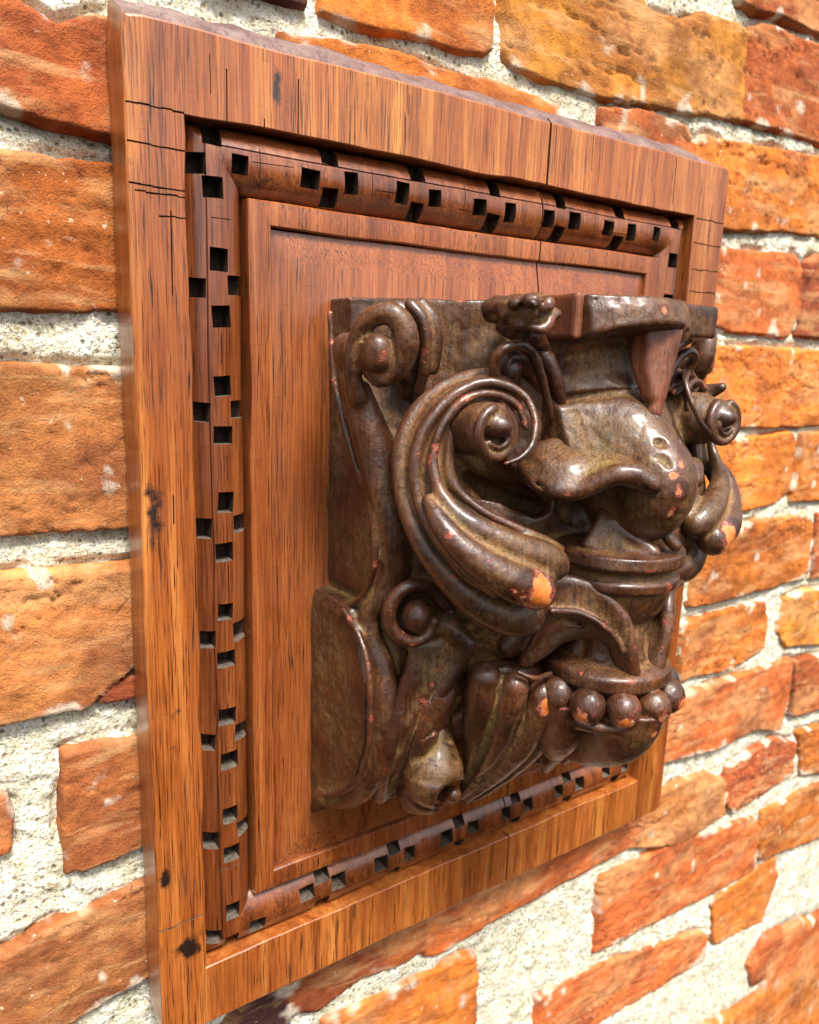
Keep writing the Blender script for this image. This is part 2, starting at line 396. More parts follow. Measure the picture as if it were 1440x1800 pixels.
wallT = thing('brick_wall', 'weathered orange-red brick wall with wide gritty cream mortar joints behind the wooden panel', 'brick wall', W3(.5, 3.6, WD-.02))
fm = sdf[F].min(1)
for nm, sel, mt, hh in (('brickwork', fm < .008, m_brick, hb), ('mortar', fm > -.05, m_mortar, hm)):
    V = np.stack([gx*S, -(WD+hh)*S, -gy*S], 1); Fs = F[sel]; u, inv = np.unique(Fs, return_inverse=True)
    mesh_obj(nm, V[u], inv.reshape(Fs.shape), mt, wallT, attrs={'tint': tint[u]})
del GX, GY, gx, gy, wx, wy, V, F, tint, base

# ---------------------------------------------------------------- wooden panel
NS = 46
def loop(l, t, r, b, wob=0.0, seed=0, corner=0.0):
    pts = []
    for (a, c) in (((l, t), (r, t)), ((r, t), (r, b)), ((r, b), (l, b)), ((l, b), (l, t))):
        for k in range(NS):
            s = k/NS; pts.append((a[0]+(c[0]-a[0])*s, a[1]+(c[1]-a[1])*s))
    p = np.array(pts)
    if corner:
        for cx, cy in ((l, t), (r, t), (r, b), (l, b)):
            d = np.hypot(p[:, 0]-cx, p[:, 1]-cy); w = np.exp(-(d/corner)**2)[:, None]*corner*.35
            p = p+w*np.sign(np.array([(l+r)/2-cx, (t+b)/2-cy]))
    if wob:
        n = np.stack([vnoise2(p[:, 0]*9+seed, p[:, 1]*9, seed+1)+.5*vnoise2(p[:, 0]*30, p[:, 1]*30, seed+3),
                      vnoise2(p[:, 0]*9, p[:, 1]*9+seed, seed+2)+.5*vnoise2(p[:, 0]*30, p[:, 1]*30, seed+4)], 1)-.75
        p = p+n*wob
    return p
def ringsolid(name, rings, mat, parent):          # rings: list of (points, depth), closed section
    V = []
    for p, d in rings:
        d = np.broadcast_to(d, (len(p),)); V.append(np.stack([p[:, 0]*S, -d*S, -p[:, 1]*S], 1))
    V = np.concatenate(V); n = NS*4; m = len(rings); F = []
    for i in range(m):
        j = (i+1) % m
        for k in range(n):
            q = (k+1) % n; F.append((i*n+k, i*n+q, j*n+q, j*n+k))
    o = mesh_obj(name, V, F, mat, parent, smooth=False)
    return o
panelT = thing('wooden_panel', 'square varnished reddish-brown wooden panel with chequered notch border fixed flat on the bricks', 'wooden panel', W3(.5, 1.318, -.065))
HB = 1.212
def ins(s): return (s, s, 1.004-s, HB-s)
def boxes_obj(boxes):
    V, F = [], []
    for (cx, cy, hx, hy, d0, d1, rot, tap) in boxes:
        b = len(V); c, s = math.cos(rot), math.sin(rot)
        for d, k in ((d1, 1.0), (d0, tap)):
            for sx, sy in ((-1, -1), (1, -1), (1, 1), (-1, 1)):
                x, y = sx*hx*k, sy*hy*k
                V.append(W3(cx+x*c-y*s, cy+x*s+y*c, d))
        F += [(b, b+1, b+2, b+3), (b+7, b+6, b+5, b+4)]
        for k in range(4):
            q = (k+1) % 4; F.append((b+q, b+k, b+4+k, b+4+q))
    me = bpy.data.meshes.new('cut'); me.from_pydata(V, [], F)
    o = bpy.data.objects.new('cut', me); scene.collection.objects.link(o); return o
def cut(objs, boxes, bev=0.0):
    c = boxes_obj(boxes)
    for _ in range(2): c.data.materials.append(m_grime_shade)
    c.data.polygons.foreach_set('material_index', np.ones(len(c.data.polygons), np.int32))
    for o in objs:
        if len(o.data.materials) < 2: o.data.materials.append(m_grime_shade)
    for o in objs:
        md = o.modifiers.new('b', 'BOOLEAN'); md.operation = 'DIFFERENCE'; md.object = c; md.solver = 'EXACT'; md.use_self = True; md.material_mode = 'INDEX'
    dg = bpy.context.evaluated_depsgraph_get(); dg.update()
    for o in objs:
        me = bpy.data.meshes.new_from_object(o.evaluated_get(dg)); mat = o.data.materials[0]
        o.modifiers.clear(); o.data = me
        if not me.materials: me.materials.append(mat)
        me.polygons.foreach_set('use_smooth', np.ones(len(me.polygons), bool)); me.set_sharp_from_angle(angle=math.radians(22))
    bpy.data.objects.remove(c)
def flipfix(o):
    import bmesh
    bm = bmesh.new(); bm.from_mesh(o.data); bmesh.ops.recalc_face_normals(bm, faces=bm.faces); bm.to_mesh(o.data); bm.free()

FO = (-.070, -.098, 1.098, 1.315)
def _sl(): pass
def slope(p, amt):                      # the top edge slopes back, the others are square
    q = p.copy(); w = sstep(-.05, -.09, p[:, 1])*sstep(1.075, 1.035, p[:, 0])
    q[:, 1] -= w*(amt+.006*(vnoise2(p[:, 0]*24, p[:, 0]*0, 77)-.5)+.004*(vnoise2(p[:, 0]*80, p[:, 0]*0, 78)-.5)); return q
o0 = loop(*FO, .0026, 5, .010)
def grow(p, k):
    c = np.array([.5, .6]); s = np.sign(p-c); q = p.copy()
    tb = np.minimum(np.abs(p[:, 1]-FO[1]), np.abs(p[:, 1]-FO[3])) < .012; lr = np.minimum(np.abs(p[:, 0]-FO[0]), np.abs(p[:, 0]-FO[2])) < .012
    q[:, 0] += np.where(lr, s[:, 0]*k, 0); q[:, 1] += np.where(tb, s[:, 1]*k, 0); return q
i0 = loop(*ins(0), .004, 9)
rings = [(slope(o0, .034), -.066), (slope(o0, .031), -.052), (slope(o0, .008), -.012), (o0, -.0035), (grow(o0, -.0015), -.0012), (grow(o0, -.004), 0.0)]
for k in (.25, .5, .75): rings.append((o0*(1-k)+i0*k, 0.0))
rings += [(i0+0, 0.0), (loop(*ins(.0014), .004, 9), -.0016), (loop(*ins(.0022), .004, 9), -.034), (loop(*ins(.0022), .004, 9), -.066)]
frame = ringsolid('frame', rings, m_frame, panelT)
prof = [(.0032, -.036), (.0045, -.027), (.011, -.0185), (.020, -.0125), (.0275, -.0092), (.0285, -.0125), (.0295, -.0088), (.033, -.0080), (.043, -.0070), (.055, -.0085), (.066, -.0125), (.075, -.0185), (.081, -.027), (.083, -.036), (.083, -.062), (.0032, -.062)]
mould = ringsolid('moulding', [(loop(*ins(s), .003, 15), d) for s, d in prof], m_mould, panelT)
prof = [(.0855, -.036), (.0862, -.010), (.0885, -.0075), (.100, -.0065), (.1165, -.0075), (.1185, -.010), (.119, -.022), (.119, -.062), (.0855, -.062)]
border = ringsolid('border_strip', [(loop(*ins(s), .0035, 25), d) for s, d in prof], m_border, panelT)
cl, cs_ = (.1205, .1205, 1.004-.1205, HB-.1205), 14
lv = []
for s, d in ((.1205, -.016), (.128, -.0145), (.165, -.006)):
    lv.append((loop(*ins(s)), d))
V = []; 
for p, d in [(lv[0][0], -.062)]+lv:
    V.append(np.stack([p[:, 0]*S, np.full(len(p), -d*S), -p[:, 1]*S], 1))
nn = NS*4; V = np.concatenate(V); fl = []
for i in range(3):
    for k in range(nn):
        q = (k+1) % nn; fl.append((i*nn+k, i*nn+q, (i+1)*nn+q, (i+1)*nn+k))
me = bpy.data.meshes.new('centre_board'); V = V-np.array(panelT.location)
me.from_pydata(V.tolist(), [], fl+[tuple(range(3*nn, 4*nn)), tuple(reversed(range(nn)))]); me.materials.append(m_centre)
centre = lnk(bpy.data.objects.new('centre_board', me), panelT)
for o in (frame, mould, border, centre): flipfix(o)
frame.data.materials.append(m_grime_shade); frame.data.materials.append(m_edge)
for p_ in frame.data.polygons:           # sloping top edge: end grain with the sky's reflection painted in
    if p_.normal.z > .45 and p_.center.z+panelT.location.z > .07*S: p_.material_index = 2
# notches
hx, hy = .0132, .0140
H = []
def hole(s_x, s_y, kx=1.0, ky=1.0):
    H.append((s_x+rng.uniform(-.002, .002), s_y+rng.uniform(-.0025, .0025), hx*kx*rng.uniform(.88, 1.12), hy*ky*rng.uniform(.88, 1.12), .02, -.040, rng.uniform(-.08, .08), rng.uniform(.86, .95)))
lo_ = .0155
hole(lo_, .050); hole(.040, .077); hole(.040, lo_); hole(.080-.006, .044)
for side in (0, 1):
    fx = (lambda x: x) if side == 0 else (lambda x: 1.004-x)
    if side: hole(fx(.045), .086)
    for k in range(6):
        y = .201+k*.1605
        hole(fx(.046), y-.035); hole(fx(lo_), y+.003); hole(fx(.0700), y-.002); hole(fx(.046), y+.035)
for bot in (0, 1):
    fy = (lambda y: y) if bot == 0 else (lambda y: HB-y)
    for k in range(5 if not bot else 6):
        x = (.207+k*.1483) if not bot else (.206+k*.1455)
        hole(x-.030, fy(.048)); hole(x+.031, fy(.048)); hole(x, fy(lo_)); hole(x, fy(.0705))
hole(.903, .046, .85, .85); hole(.957, lo_); hole(.048, 1.138); hole(.0155, 1.176); hole(.089, 1.184); hole(.045, HB-lo_)
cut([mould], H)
# open joint between the two boards, knife scores
cut([frame], [(.606, -.05, .0022, .054, .02, -.0235, .012, 1), (.617, 1.266, .0014, .060, .02, -.02, -.01, 1)])
cut([mould], [(.607, .030, .0016, .03, .02, -.030, -.03, 1), (.611, .068, .0016, .02, .02, -.030, .05, 1), (.613, 1.17, .0015, .045, .02, -.028, 0, 1)])
cut([border], [(.6065, .103, .0016, .021, .02, -.024, .02, 1), (.613, 1.110, .0013, .02, .02, -.024, 0, 1)])
cut([centre], [(.607, .20, .0016, .10, .02, -.024, .01, 1), (.612, 1.02, .0012, .085, .02, -.02, .0, 1)])
sc = []
for (x, y, w, r) in [(-.034, .0, .034, .02), (-.034, .043, .034, .01), (-.034, .090, .034, .02), (-.030, .097, .032, .0), (-.017, .122, .017, .01),
                     (-.036, 1.118, .033, -.03), (1.052, .052, .046, .01), (1.052, .100, .046, -.02), (1.052, .142, .046, 0), (1.052, .185, .046, .02), (1.052, 1.10, .044, .01), (1.052, .006, .046, .02)]:
    n = 5
    for k in range(n):
        sc.append((x+(k-(n-1)/2)*2*w/n, y+rng.uniform(-.0009, .0009)+math.tan(r)*(k-(n-1)/2)*2*w/n, w/n*1.05, .0008+.0004*rng.random(), .02, -.0035, r+rng.uniform(-.04, .04), 1))
cut([frame], sc)
sc = []
for (x, y, l) in [(.10, .045, .035), (.27, .04, .03), (.44, .035, .025), (.56, .05, .03), (.73, .045, .03), (.045, .28, .03), (.047, .44, .025), (.046, .60, .03), (.048, .755, .025), (.046, .92, .03), (.046, 1.09, .03), (.14, 1.185, .02), (.41, 1.17, .03), (.72, 1.18, .02)]:
    sc.append((x+rng.uniform(-.004, .004), y, .0006, l*.7, .02, -.011, rng.uniform(-.03, .03), 1))
for (x, y, w) in [(.12, .04, .03), (.30, .05, .02), (.80, .055, .05), (.055, .115, .02), (.45, .058, .018), (.045, 1.06, .03)]:
    sc.append((x, y, w, .0006, .02, -.011, rng.uniform(-.06, .06), 1))
cut([mould], sc)
sc = []
for k in range(9):      # shrinkage checks along the grain
    x = rng.uniform(0, 1.0); top = k % 2 == 0
    sc.append((x, rng.uniform(-.07, -.02) if top else rng.uniform(1.24, 1.29), .0006, rng.uniform(.012, .03), .02, -.003, rng.uniform(-.02, .02), 1))
for (x, y, l) in [(.153, -.035, .033), (.055, -.03, .03), (.105, -.0, .012), (-.02, .165, .05), (.93, -.05, .04), (.87, 1.27, .035), (.0-.028, .49, .02)]:
    sc.append((x, y, .0009, l, .02, -.004, .01, 1))
cut([frame], sc)

# ---------------------------------------------------------------- the carving: signed distance sculpting
HV = .0027
MG = .026
LO, HI = (.15-.0, .18, -.02), (.85, 1.06, .46)
N0 = [int(round(.35/HV))*2, int(.88/HV), int(.48/HV)]
G0 = np.array([.5-N0[0]/2*HV, .18, -.02])
class Sculpt:
    def __init__(s, lo, hi, h=None):
        s.h = h or HV; lo = np.array(lo, float); s.lo = G0+np.floor((lo-G0)/s.h)*s.h
        s.n = np.ceil((np.array(hi)-s.lo)/s.h).astype(int)+1
        s.ax = [s.lo[i]+s.h*np.arange(s.n[i]) for i in range(3)]
        s.f = np.full(s.n, .2, np.float32)
    def box(s, lo, hi):
        sl = []
        for i in range(3):
            a = int(np.clip(math.floor((lo[i]-s.lo[i])/s.h), 0, s.n[i])); b = int(np.clip(math.ceil((hi[i]-s.lo[i])/s.h)+1, 0, s.n[i]))
            sl.append(slice(a, b))
        sl = tuple(sl)
        g = (s.ax[0][sl[0]][:, None, None], s.ax[1][sl[1]][None, :, None], s.ax[2][sl[2]][None, None, :])
        return sl, g
    def comb(s, sl, d, k, op):
        if 0 in d.shape: return
        a = s.f[sl]
        if op == 'add':
            h = np.clip(.5+.5*(a-d)/k, 0, 1) if k > 0 else (a > d)
            s.f[sl] = a*(1-h)+d*h-(k*h*(1-h) if k > 0 else 0)
        elif op == 'sub':
            d = -d; h = np.clip(.5-.5*(a-d)/k, 0, 1) if k > 0 else (a < d)
            s.f[sl] = a*(1-h)+d*h+(k*h*(1-h) if k > 0 else 0)
    def tube(s, pts, k=.006, op='add', res=10, smooth=True):
        """pts: (X, Y, D, radius); a Catmull-Rom path of round cones"""
        p = np.array(pts, float)
        if smooth and len(p) > 2:
            q = np.vstack([2*p[0]-p[1], p, 2*p[-1]-p[-2]]); o = []
            for i in range(len(p)-1):
                a, b, c, d = q[i:i+4]; m = max(2, min(res, int(np.linalg.norm((c-b)[:3])/.008)+1))
                for t in np.arange(m)/m:
                    o.append(.5*((2*b)+(c-a)*t+(2*a-5*b+4*c-d)*t*t+(3*b-a-3*c+d)*t**3))
            o.append(p[-1]); p = np.array(o)
        r = np.maximum(p[:, 3], .001); mg = r.max()+MG
        sl, (x, y, z) = s.box(p[:, :3].min(0)-mg, p[:, :3].max(0)+mg)
        d = np.full(s.f[sl].shape, 9.0, np.float32)
        org = [sl[i].start for i in range(3)]
        for i in range(len(p)-1):
            a, b = p[i, :3], p[i+1, :3]; m = max(r[i], r[i+1])+MG
            s2, (x, y, z) = s.box(np.minimum(a, b)-m, np.maximum(a, b)+m)
            s3 = tuple(slice(s2[j].start-org[j], s2[j].stop-org[j]) for j in range(3))
            if 0 in d[s3].shape: continue
            e = b-a; t = np.clip(((x-a[0])*e[0]+(y-a[1])*e[1]+(z-a[2])*e[2])/(e@e+1e-12), 0, 1)
            dd = np.sqrt((x-a[0]-t*e[0])**2+(y-a[1]-t*e[1])**2+(z-a[2]-t*e[2])**2)-(r[i]+(r[i+1]-r[i])*t)
            d[s3] = np.minimum(d[s3], dd)
        s.comb(sl, d, k, op)
    def sheet(s, A, B, r=.008, bulge=.01, k=.005, n=26):
        A, B = np.array(A, float), np.array(B, float)
        def at(Q, t):
            x = t*(len(Q)-1); i = min(int(x), len(Q)-2); return Q[i]*(1-(x-i))+Q[i+1]*(x-i)
        for t in np.linspace(0, 1, n):
            a, c = at(A, t), at(B, t); m = (a+c)/2; m[2] += bulge
            s.tube([(*a[:3], r), (*m[:3], r), (*c[:3], r)], k)
    def ell(s, c, r, k=.006, op='add', rot=None):
        c, r = np.array(c[:3], float), np.array(r, float)*np.ones(3); m = r.max()+MG
        sl, (x, y, z) = s.box(c-m, c+m); X, Y, Z = x-c[0], y-c[1], z-c[2]
        if rot is not None:
            R = rot; X, Y, Z = R[0, 0]*X+R[0, 1]*Y+R[0, 2]*Z, R[1, 0]*X+R[1, 1]*Y+R[1, 2]*Z, R[2, 0]*X+R[2, 1]*Y+R[2, 2]*Z
        k0 = np.sqrt((X/r[0])**2+(Y/r[1])**2+(Z/r[2])**2); k1 = np.sqrt((X/r[0]**2)**2+(Y/r[1]**2)**2+(Z/r[2]**2)**2)
        s.comb(sl, k0*(k0-1)/(k1+1e-9), k, op)
    def cube(s, c, hsz, k=.004, op='add', rot=None, rd=.004):
        c, hs_ = np.array(c[:3], float), np.array(hsz, float)-rd; m = np.linalg.norm(hs_)+rd+MG
        sl, (x, y, z) = s.box(c-m, c+m); X, Y, Z = x-c[0], y-c[1], z-c[2]
        if rot is not None:
            R = rot; X, Y, Z = R[0, 0]*X+R[0, 1]*Y+R[0, 2]*Z, R[1, 0]*X+R[1, 1]*Y+R[1, 2]*Z, R[2, 0]*X+R[2, 1]*Y+R[2, 2]*Z
        qx, qy, qz = np.abs(X)-hs_[0], np.abs(Y)-hs_[1], np.abs(Z)-hs_[2]
        d = np.sqrt(np.maximum(qx, 0)**2+np.maximum(qy, 0)**2+np.maximum(qz, 0)**2)+np.minimum(np.maximum(qx, np.maximum(qy, qz)), 0)-rd
        s.comb(sl, d, k, op)
    def func(s, fn, k=.006, op='add'):
        g = (s.ax[0][:, None, None], s.ax[1][None, :, None], s.ax[2][None, None, :])
        sl = tuple(slice(0, int(n)) for n in s.n); s.comb(sl, fn(*g).astype(np.float32)*np.ones(s.n, np.float32), k, op)
    def melt(s, o, k, shrink, mirror):    # let the block swell softly up to another sculpted part
        f = o.f; k0 = np.round((o.lo-s.lo)/s.h).astype(int)
        for m in ((0, 1) if mirror else (0,)):
            g = f; a = k0.copy()
            if m: g = f[::-1]; a[0] = (s.n[0]-1)-(k0[0]+f.shape[0]-1)
            lo = np.maximum(a, 0); hi = np.minimum(a+np.array(g.shape), s.n)
            if (hi <= lo).any(): continue
            sl = tuple(slice(lo[i], hi[i]) for i in range(3)); sg = tuple(slice(lo[i]-a[i], hi[i]-a[i]) for i in range(3))
            s.comb(sl, g[sg]+shrink, k, 'add')
    def net(s, wob=.0016, seed=1):
        f = s.f.copy(); f[0] = f[-1] = .1; f[:, 0] = f[:, -1] = .1; f[:, :, 0] = f[:, :, -1] = .1
        ins_ = f < 0
        c = [ins_[a:f.shape[0]-1+a, b:f.shape[1]-1+b, d:f.shape[2]-1+d] for a in (0, 1) for b in (0, 1) for d in (0, 1)]
        cnt = sum(x.astype(np.int8) for x in c); act = (cnt > 0) & (cnt < 8)
        idx = -np.ones(act.shape, np.int64); cells = np.argwhere(act); idx[act] = np.arange(len(cells))
        acc = np.zeros((len(cells), 3)); num = np.zeros(len(cells))
        off = [(a, b, d) for a in (0, 1) for b in (0, 1) for d in (0, 1)]
        vals = [f[cells[:, 0]+o[0], cells[:, 1]+o[1], cells[:, 2]+o[2]] for o in off]
        for i in range(8):
            for j in range(i+1, 8):
                o1, o2 = np.array(off[i]), np.array(off[j])
                if np.abs(o1-o2).sum() != 1: continue
                v1, v2 = vals[i], vals[j]; m = (v1 < 0) != (v2 < 0)
                t = v1[m]/(v1[m]-v2[m]); acc[m] += o1+(o2-o1)*t[:, None]; num[m] += 1
        V = s.lo+(cells+acc/num[:, None])*s.h
        F = []
        for ax_ in range(3):
            a1, a2 = [(1, 2), (2, 0), (0, 1)][ax_]
            sa = [slice(1, -1)]*3; sb = [slice(1, -1)]*3; sa[ax_] = slice(0, -1); sb[ax_] = slice(1, None)
            ia, ib = ins_[tuple(sa)], ins_[tuple(sb)]
            for flag, fl_ in ((ia & ~ib, False), (~ia & ib, True)):
                q = np.argwhere(flag); 
                if not len(q): continue
                base_ = q.copy(); 
                for ax2 in range(3):
                    if ax2 != ax_: base_[:, ax2] += 1
                def cell(u, v):
                    w = base_.copy(); w[:, a1] -= u; w[:, a2] -= v; return idx[w[:, 0], w[:, 1], w[:, 2]]
                qd = np.stack([cell(1, 1), cell(0, 1), cell(0, 0), cell(1, 0)], 1)
                F.append(qd[:, ::-1] if fl_ else qd)
        F = np.concatenate(F)
        # relax the stair steps a little
        E = np.concatenate([F[:, [0, 1]], F[:, [1, 2]], F[:, [2, 3]], F[:, [3, 0]]])
        def lap(A):
            o = np.zeros_like(A); n_ = np.zeros(len(A))
            for c_ in range(A.shape[1]): o[:, c_] = np.bincount(E[:, 0], A[E[:, 1], c_], len(A))+np.bincount(E[:, 1], A[E[:, 0], c_], len(A))
            n_ = np.bincount(E[:, 0], minlength=len(A))+np.bincount(E[:, 1], minlength=len(A)); return o/np.maximum(n_, 1)[:, None]
        a_, b_, c_ = V[F[:, 0]], V[F[:, 1]], V[F[:, 2]]
        if (a_*np.cross(b_, c_)).sum()+(V[F[:, 0]]*np.cross(c_, V[F[:, 3]])).sum() < 0: F = F[:, ::-1].copy()
        for _ in range(1): V = V*.5+lap(V)*.5
        # normals from the field
        def nrm(V):
            a, b, c_, d = (V[F[:, i]] for i in range(4)); fn = np.cross(c_-a, d-b); N = np.zeros_like(V)
            for i in range(4):
                for j in range(3): N[:, j] += np.bincount(F[:, i], fn[:, j], len(V))
            return N/(np.linalg.norm(N, axis=1)[:, None]+1e-12)
        N = nrm(V)
        L = V.copy()
        for _ in range(9): L = lap(L)
        curv = ((V-L)*N).sum(1)/.0034          # + on ridges, - in grooves
        L2 = V.copy()
        for _ in range(34): L2 = lap(L2)
        curv2 = ((V-L2)*N).sum(1)/.0034
        V = V+N*(wob*(vnoise3(V*28, seed)-.5)+wob*.55*(vnoise3(V*75, seed+1)-.5)+.35*wob*(vnoise3(V*150, seed+2)-.5))[:, None]
        return V, F, curv, curv2
CHIPS = []          # (point, radius, strength)
def chip(px, py, d, rpx, st=1.0):
    p = P(px, py, d); CHIPS.append((np.array(p), upx(p, rpx*1.3), st if st > .9 else st-.14)); 
C0 = np.array([.5, 0, 0])
body = None
def sculpt_obj(name, sc_, parent, mat=None, melt=.007, shrink=.0030, seed=1, mirror=False, wob=.0016, base_wear=0.0, label=None):
    V, F, cv, cv2 = sc_.net(wob, seed)
    if melt and sc_ is not body: body.melt(sc_, melt, shrink, mirror and name != 'leaf_scroll')
    wear = np.clip(cv*.42+cv2*.10-.10, -.35, .50)+base_wear
    dust = np.clip(-cv*1.3-cv2*.5+.12, 0, 1)
    for c, r, st in CHIPS:
        d = np.linalg.norm(V-c, axis=1); wear = np.maximum(wear, st*1.15*np.clip(1.25-d/r, 0, 1))
    co = np.stack([V[:, 0]*S, -V[:, 2]*S, -V[:, 1]*S], 1)
    # (X, Y, D) -> (x, -D, -Y): a mirrored frame twice over, the winding stays
    o = mesh_obj(name, co, F[:, ::-1], mat or m_carve, parent, attrs={'wear': wear, 'dust': dust})
    if label: o['label'] = label
    if mirror:
        m = o.copy(); lnk(m, parent); m.scale = (-1, 1, 1)
        if name == 'leaf_scroll': m.scale = (-.95, .95, 1); m.location.z += .016*S
    return o
def T(*pts):                 # traced path: (px, py, height, radius in traced pixels)
    o = []
    for px, py, d, r in pts:
        p = P(px, py, d); o.append((*p, upx(p, r)))
    return o

corbel = thing('carved_corbel', 'dark brown carved wood ornament with scrolls, lobed leaves and beaded vase mounted on the panel', 'wood carving', W3(.5, .99, -.006))
def interp(t, xs, ys): return np.interp(t, xs, ys)
yk = [.20, .234, .319, .364, .43, .458, .496, .56, .604, .632, .674, .726, .811, .887, .946, 1.0, 1.03]
d_side = [.028, .030, .040, .062, .098, .122, .142, .150, .128, .095, .128, .148, .152, .124, .062, .008, -.03]
y2 = [.20, .30, .45, .60, .70, .80, .90, .97, 1.02]
d_mid = [.160, .160, .185, .21, .165, .14, .10, .05, -.02]
d_cen = [.235, .235, .24, .235, .20, .15, .06, .0, -.05]
def body_fn(x, y, z):
    u = np.abs(x-.5)
    a = interp(y, yk, d_side)+.004; b = interp(y, y2, d_mid); c = interp(y, y2, d_cen)
    t1 = np.clip((.31-u)/.13, 0, 1); t2 = sstep(.2, .07, u)
    ds = (a*(1-t1)+b*t1)*(1-t2)+c*t2
    half = np.where(y < .632, .293, .320)-.006*np.exp(-((y-.632)/.012)**2)
    d1 = (z-ds)*.62; d2 = u-half; d3 = np.maximum(.205-y, -.03-z)
    return np.maximum(np.maximum(d1, d2), d3)
body = Sculpt(G0, G0+HV*np.array(N0)); body.f = body.f[:N0[0]+1]; body.n = np.array(body.f.shape); body.ax[0] = body.ax[0][:N0[0]+1]
body; body.func(body_fn, 0)
for sgn in (0, 1):                                  # hollowed cheeks
    for Y0, Y1, dd in ():
        X = .187 if Y0 < .5 else .171
        if sgn: X = 1-X
        ys = np.linspace(Y0, Y1, 9)
        body.tube([(X, y, interp(y, yk, d_side)*.42, .018) for y in ys], .006, 'sub')
body.tube([(.655, .36, .20, .04), (.66, .47, .25, .045), (.64, .56, .26, .045), (.635, .66, .22, .045)], .03)
def both(fn):
    for m in (0, 1): fn(m)
def mp(pts, m): return [((1-p[0]) if m else p[0], *p[1:]) for p in pts]
for m in (0, 1):
    body.tube(mp(T((830, 800, .19, 26), (880, 850, .20, 30), (940, 880, .22, 26)), m), .01, 'sub')
    body.tube(mp(T((1000, 890, .24, 22), (1050, 905, .25, 26)), m), .01, 'sub')
    body.tube(mp(T((700, 700, .13, 12), (735, 690, .15, 10)), m), .008, 'sub')
    body.tube(mp(T((1040, 1150, .25, 34), (1075, 1165, .27, 24)), m), .008, 'sub')
    body.tube(mp(T((812, 1190, .16, 12), (815, 1250, .15, 14), (820, 1310, .13, 10)), m), .008, 'sub')
chip(540, 1055, .0, 8, .8)

def cheek(px, py): return PX(px, py, .192)
s = Sculpt((.14, .19, -.01), (.42, 1.05, .26))      # rolled edge with the eye of the volute
up = [(581, 552), (583, 600), (588, 670), (602, 735), (626, 820), (641, 862), (655, 915), (659, 960), (657, 1000), (641, 1043), (618, 1066)]
s.tube([(*cheek(x, y), .0048) for x, y in up], .004)
lw = [(604, 1072), (622, 1100), (640, 1140), (650, 1200), (651, 1290), (641, 1350), (620, 1380), (590, 1396), (556, 1396)]
s.tube([(*PX(x, y, .180), .0048) for x, y in lw], .004)
s.tube(T((631, 690, .125, 23), (644, 740, .128, 31), (662, 795, .132, 37), (676, 850, .142, 36), (688, 910, .152, 33), (695, 960, .157, 31), (694, 1010, .152, 28), (672, 1050, .138, 24), (648, 1085, .125, 20), (652, 1120, .128, 23), (669, 1174, .143, 26), (676, 1240, .152, 27), (670, 1300, .148, 27), (655, 1350, .133, 26), (633, 1388, .10, 23), (600, 1404, .06, 18), (565, 1402, .03, 13)), .008)
s.tube(T((628, 700, .135, 18), (619, 650, .14, 15), (623, 608, .145, 15), (635, 578, .155, 17), (656, 557, .17, 19), (684, 551, .185, 21), (706, 570, .195, 23), (713, 602, .197, 24), (705, 638, .19, 22), (687, 660, .18, 17), (666, 669, .172, 13), (648, 655, .162, 10)), .006)
s.tube(T((662, 606, .135, 20), (664, 622, .15, 22), (662, 638, .14, 20)), .006)
s.tube([(*P(664, 612, .175)[:2], dd, .019) for dd in (.10, .176)], .003, smooth=False)
s.tube([(P(664, 630, .175)[0], P(664, 630, .175)[1], dd, .019) for dd in (.10, .176)], .006, smooth=False)
s.tube(T((720, 560, .13, 24), (728, 610, .135, 26), (715, 655, .13, 24)), .008)
# shallow groove along the band
s.tube(T((655, 760, .165, 4), (690, 880, .185, 4), (706, 960, .188, 4), (700, 1030, .175, 4)), .005, 'sub')
# fillets beside the eye
s.tube(T((722, 536, .165, 12), (742, 560, .178, 11), (750, 600, .18, 10), (746, 650, .172, 10), (736, 690, .16, 9)), .008)
s.tube(T((742, 534, .165, 12), (762, 560, .178, 11), (769, 605, .18, 10), (762, 650, .172, 9)), .007)
s.tube(T((700, 545, .13, 20), (735, 575, .145, 22), (738, 640, .14, 20), (720, 690, .13, 16)), .01)
s.cube((.21, .158, .08), (.1, .045, .2), .002, 'sub')
chip(584, 560, .03, 9, .85); chip(586, 600, .03, 7, .7); chip(583, 640, .03, 6, .6); chip(640, 578, .165, 7, .7); chip(545+130, 1215, .165, 8, .6); chip(668, 1035, .16, 9, .75)
for g in ([(640, 720, .165), (672, 800, .178), (690, 880, .185), (700, 950, .188)], [(655, 1140, .165), (664, 1210, .18), (660, 1290, .178), (645, 1350, .16)], [(640, 600, .165), (655, 575, .19), (684, 566, .205), (700, 590, .218)]): s.tube(T(*[(x, y, d, 3) for x, y, d in g]), .003, 'sub')
sculpt_obj('side_volute', s, corbel, mirror=True, seed=8)

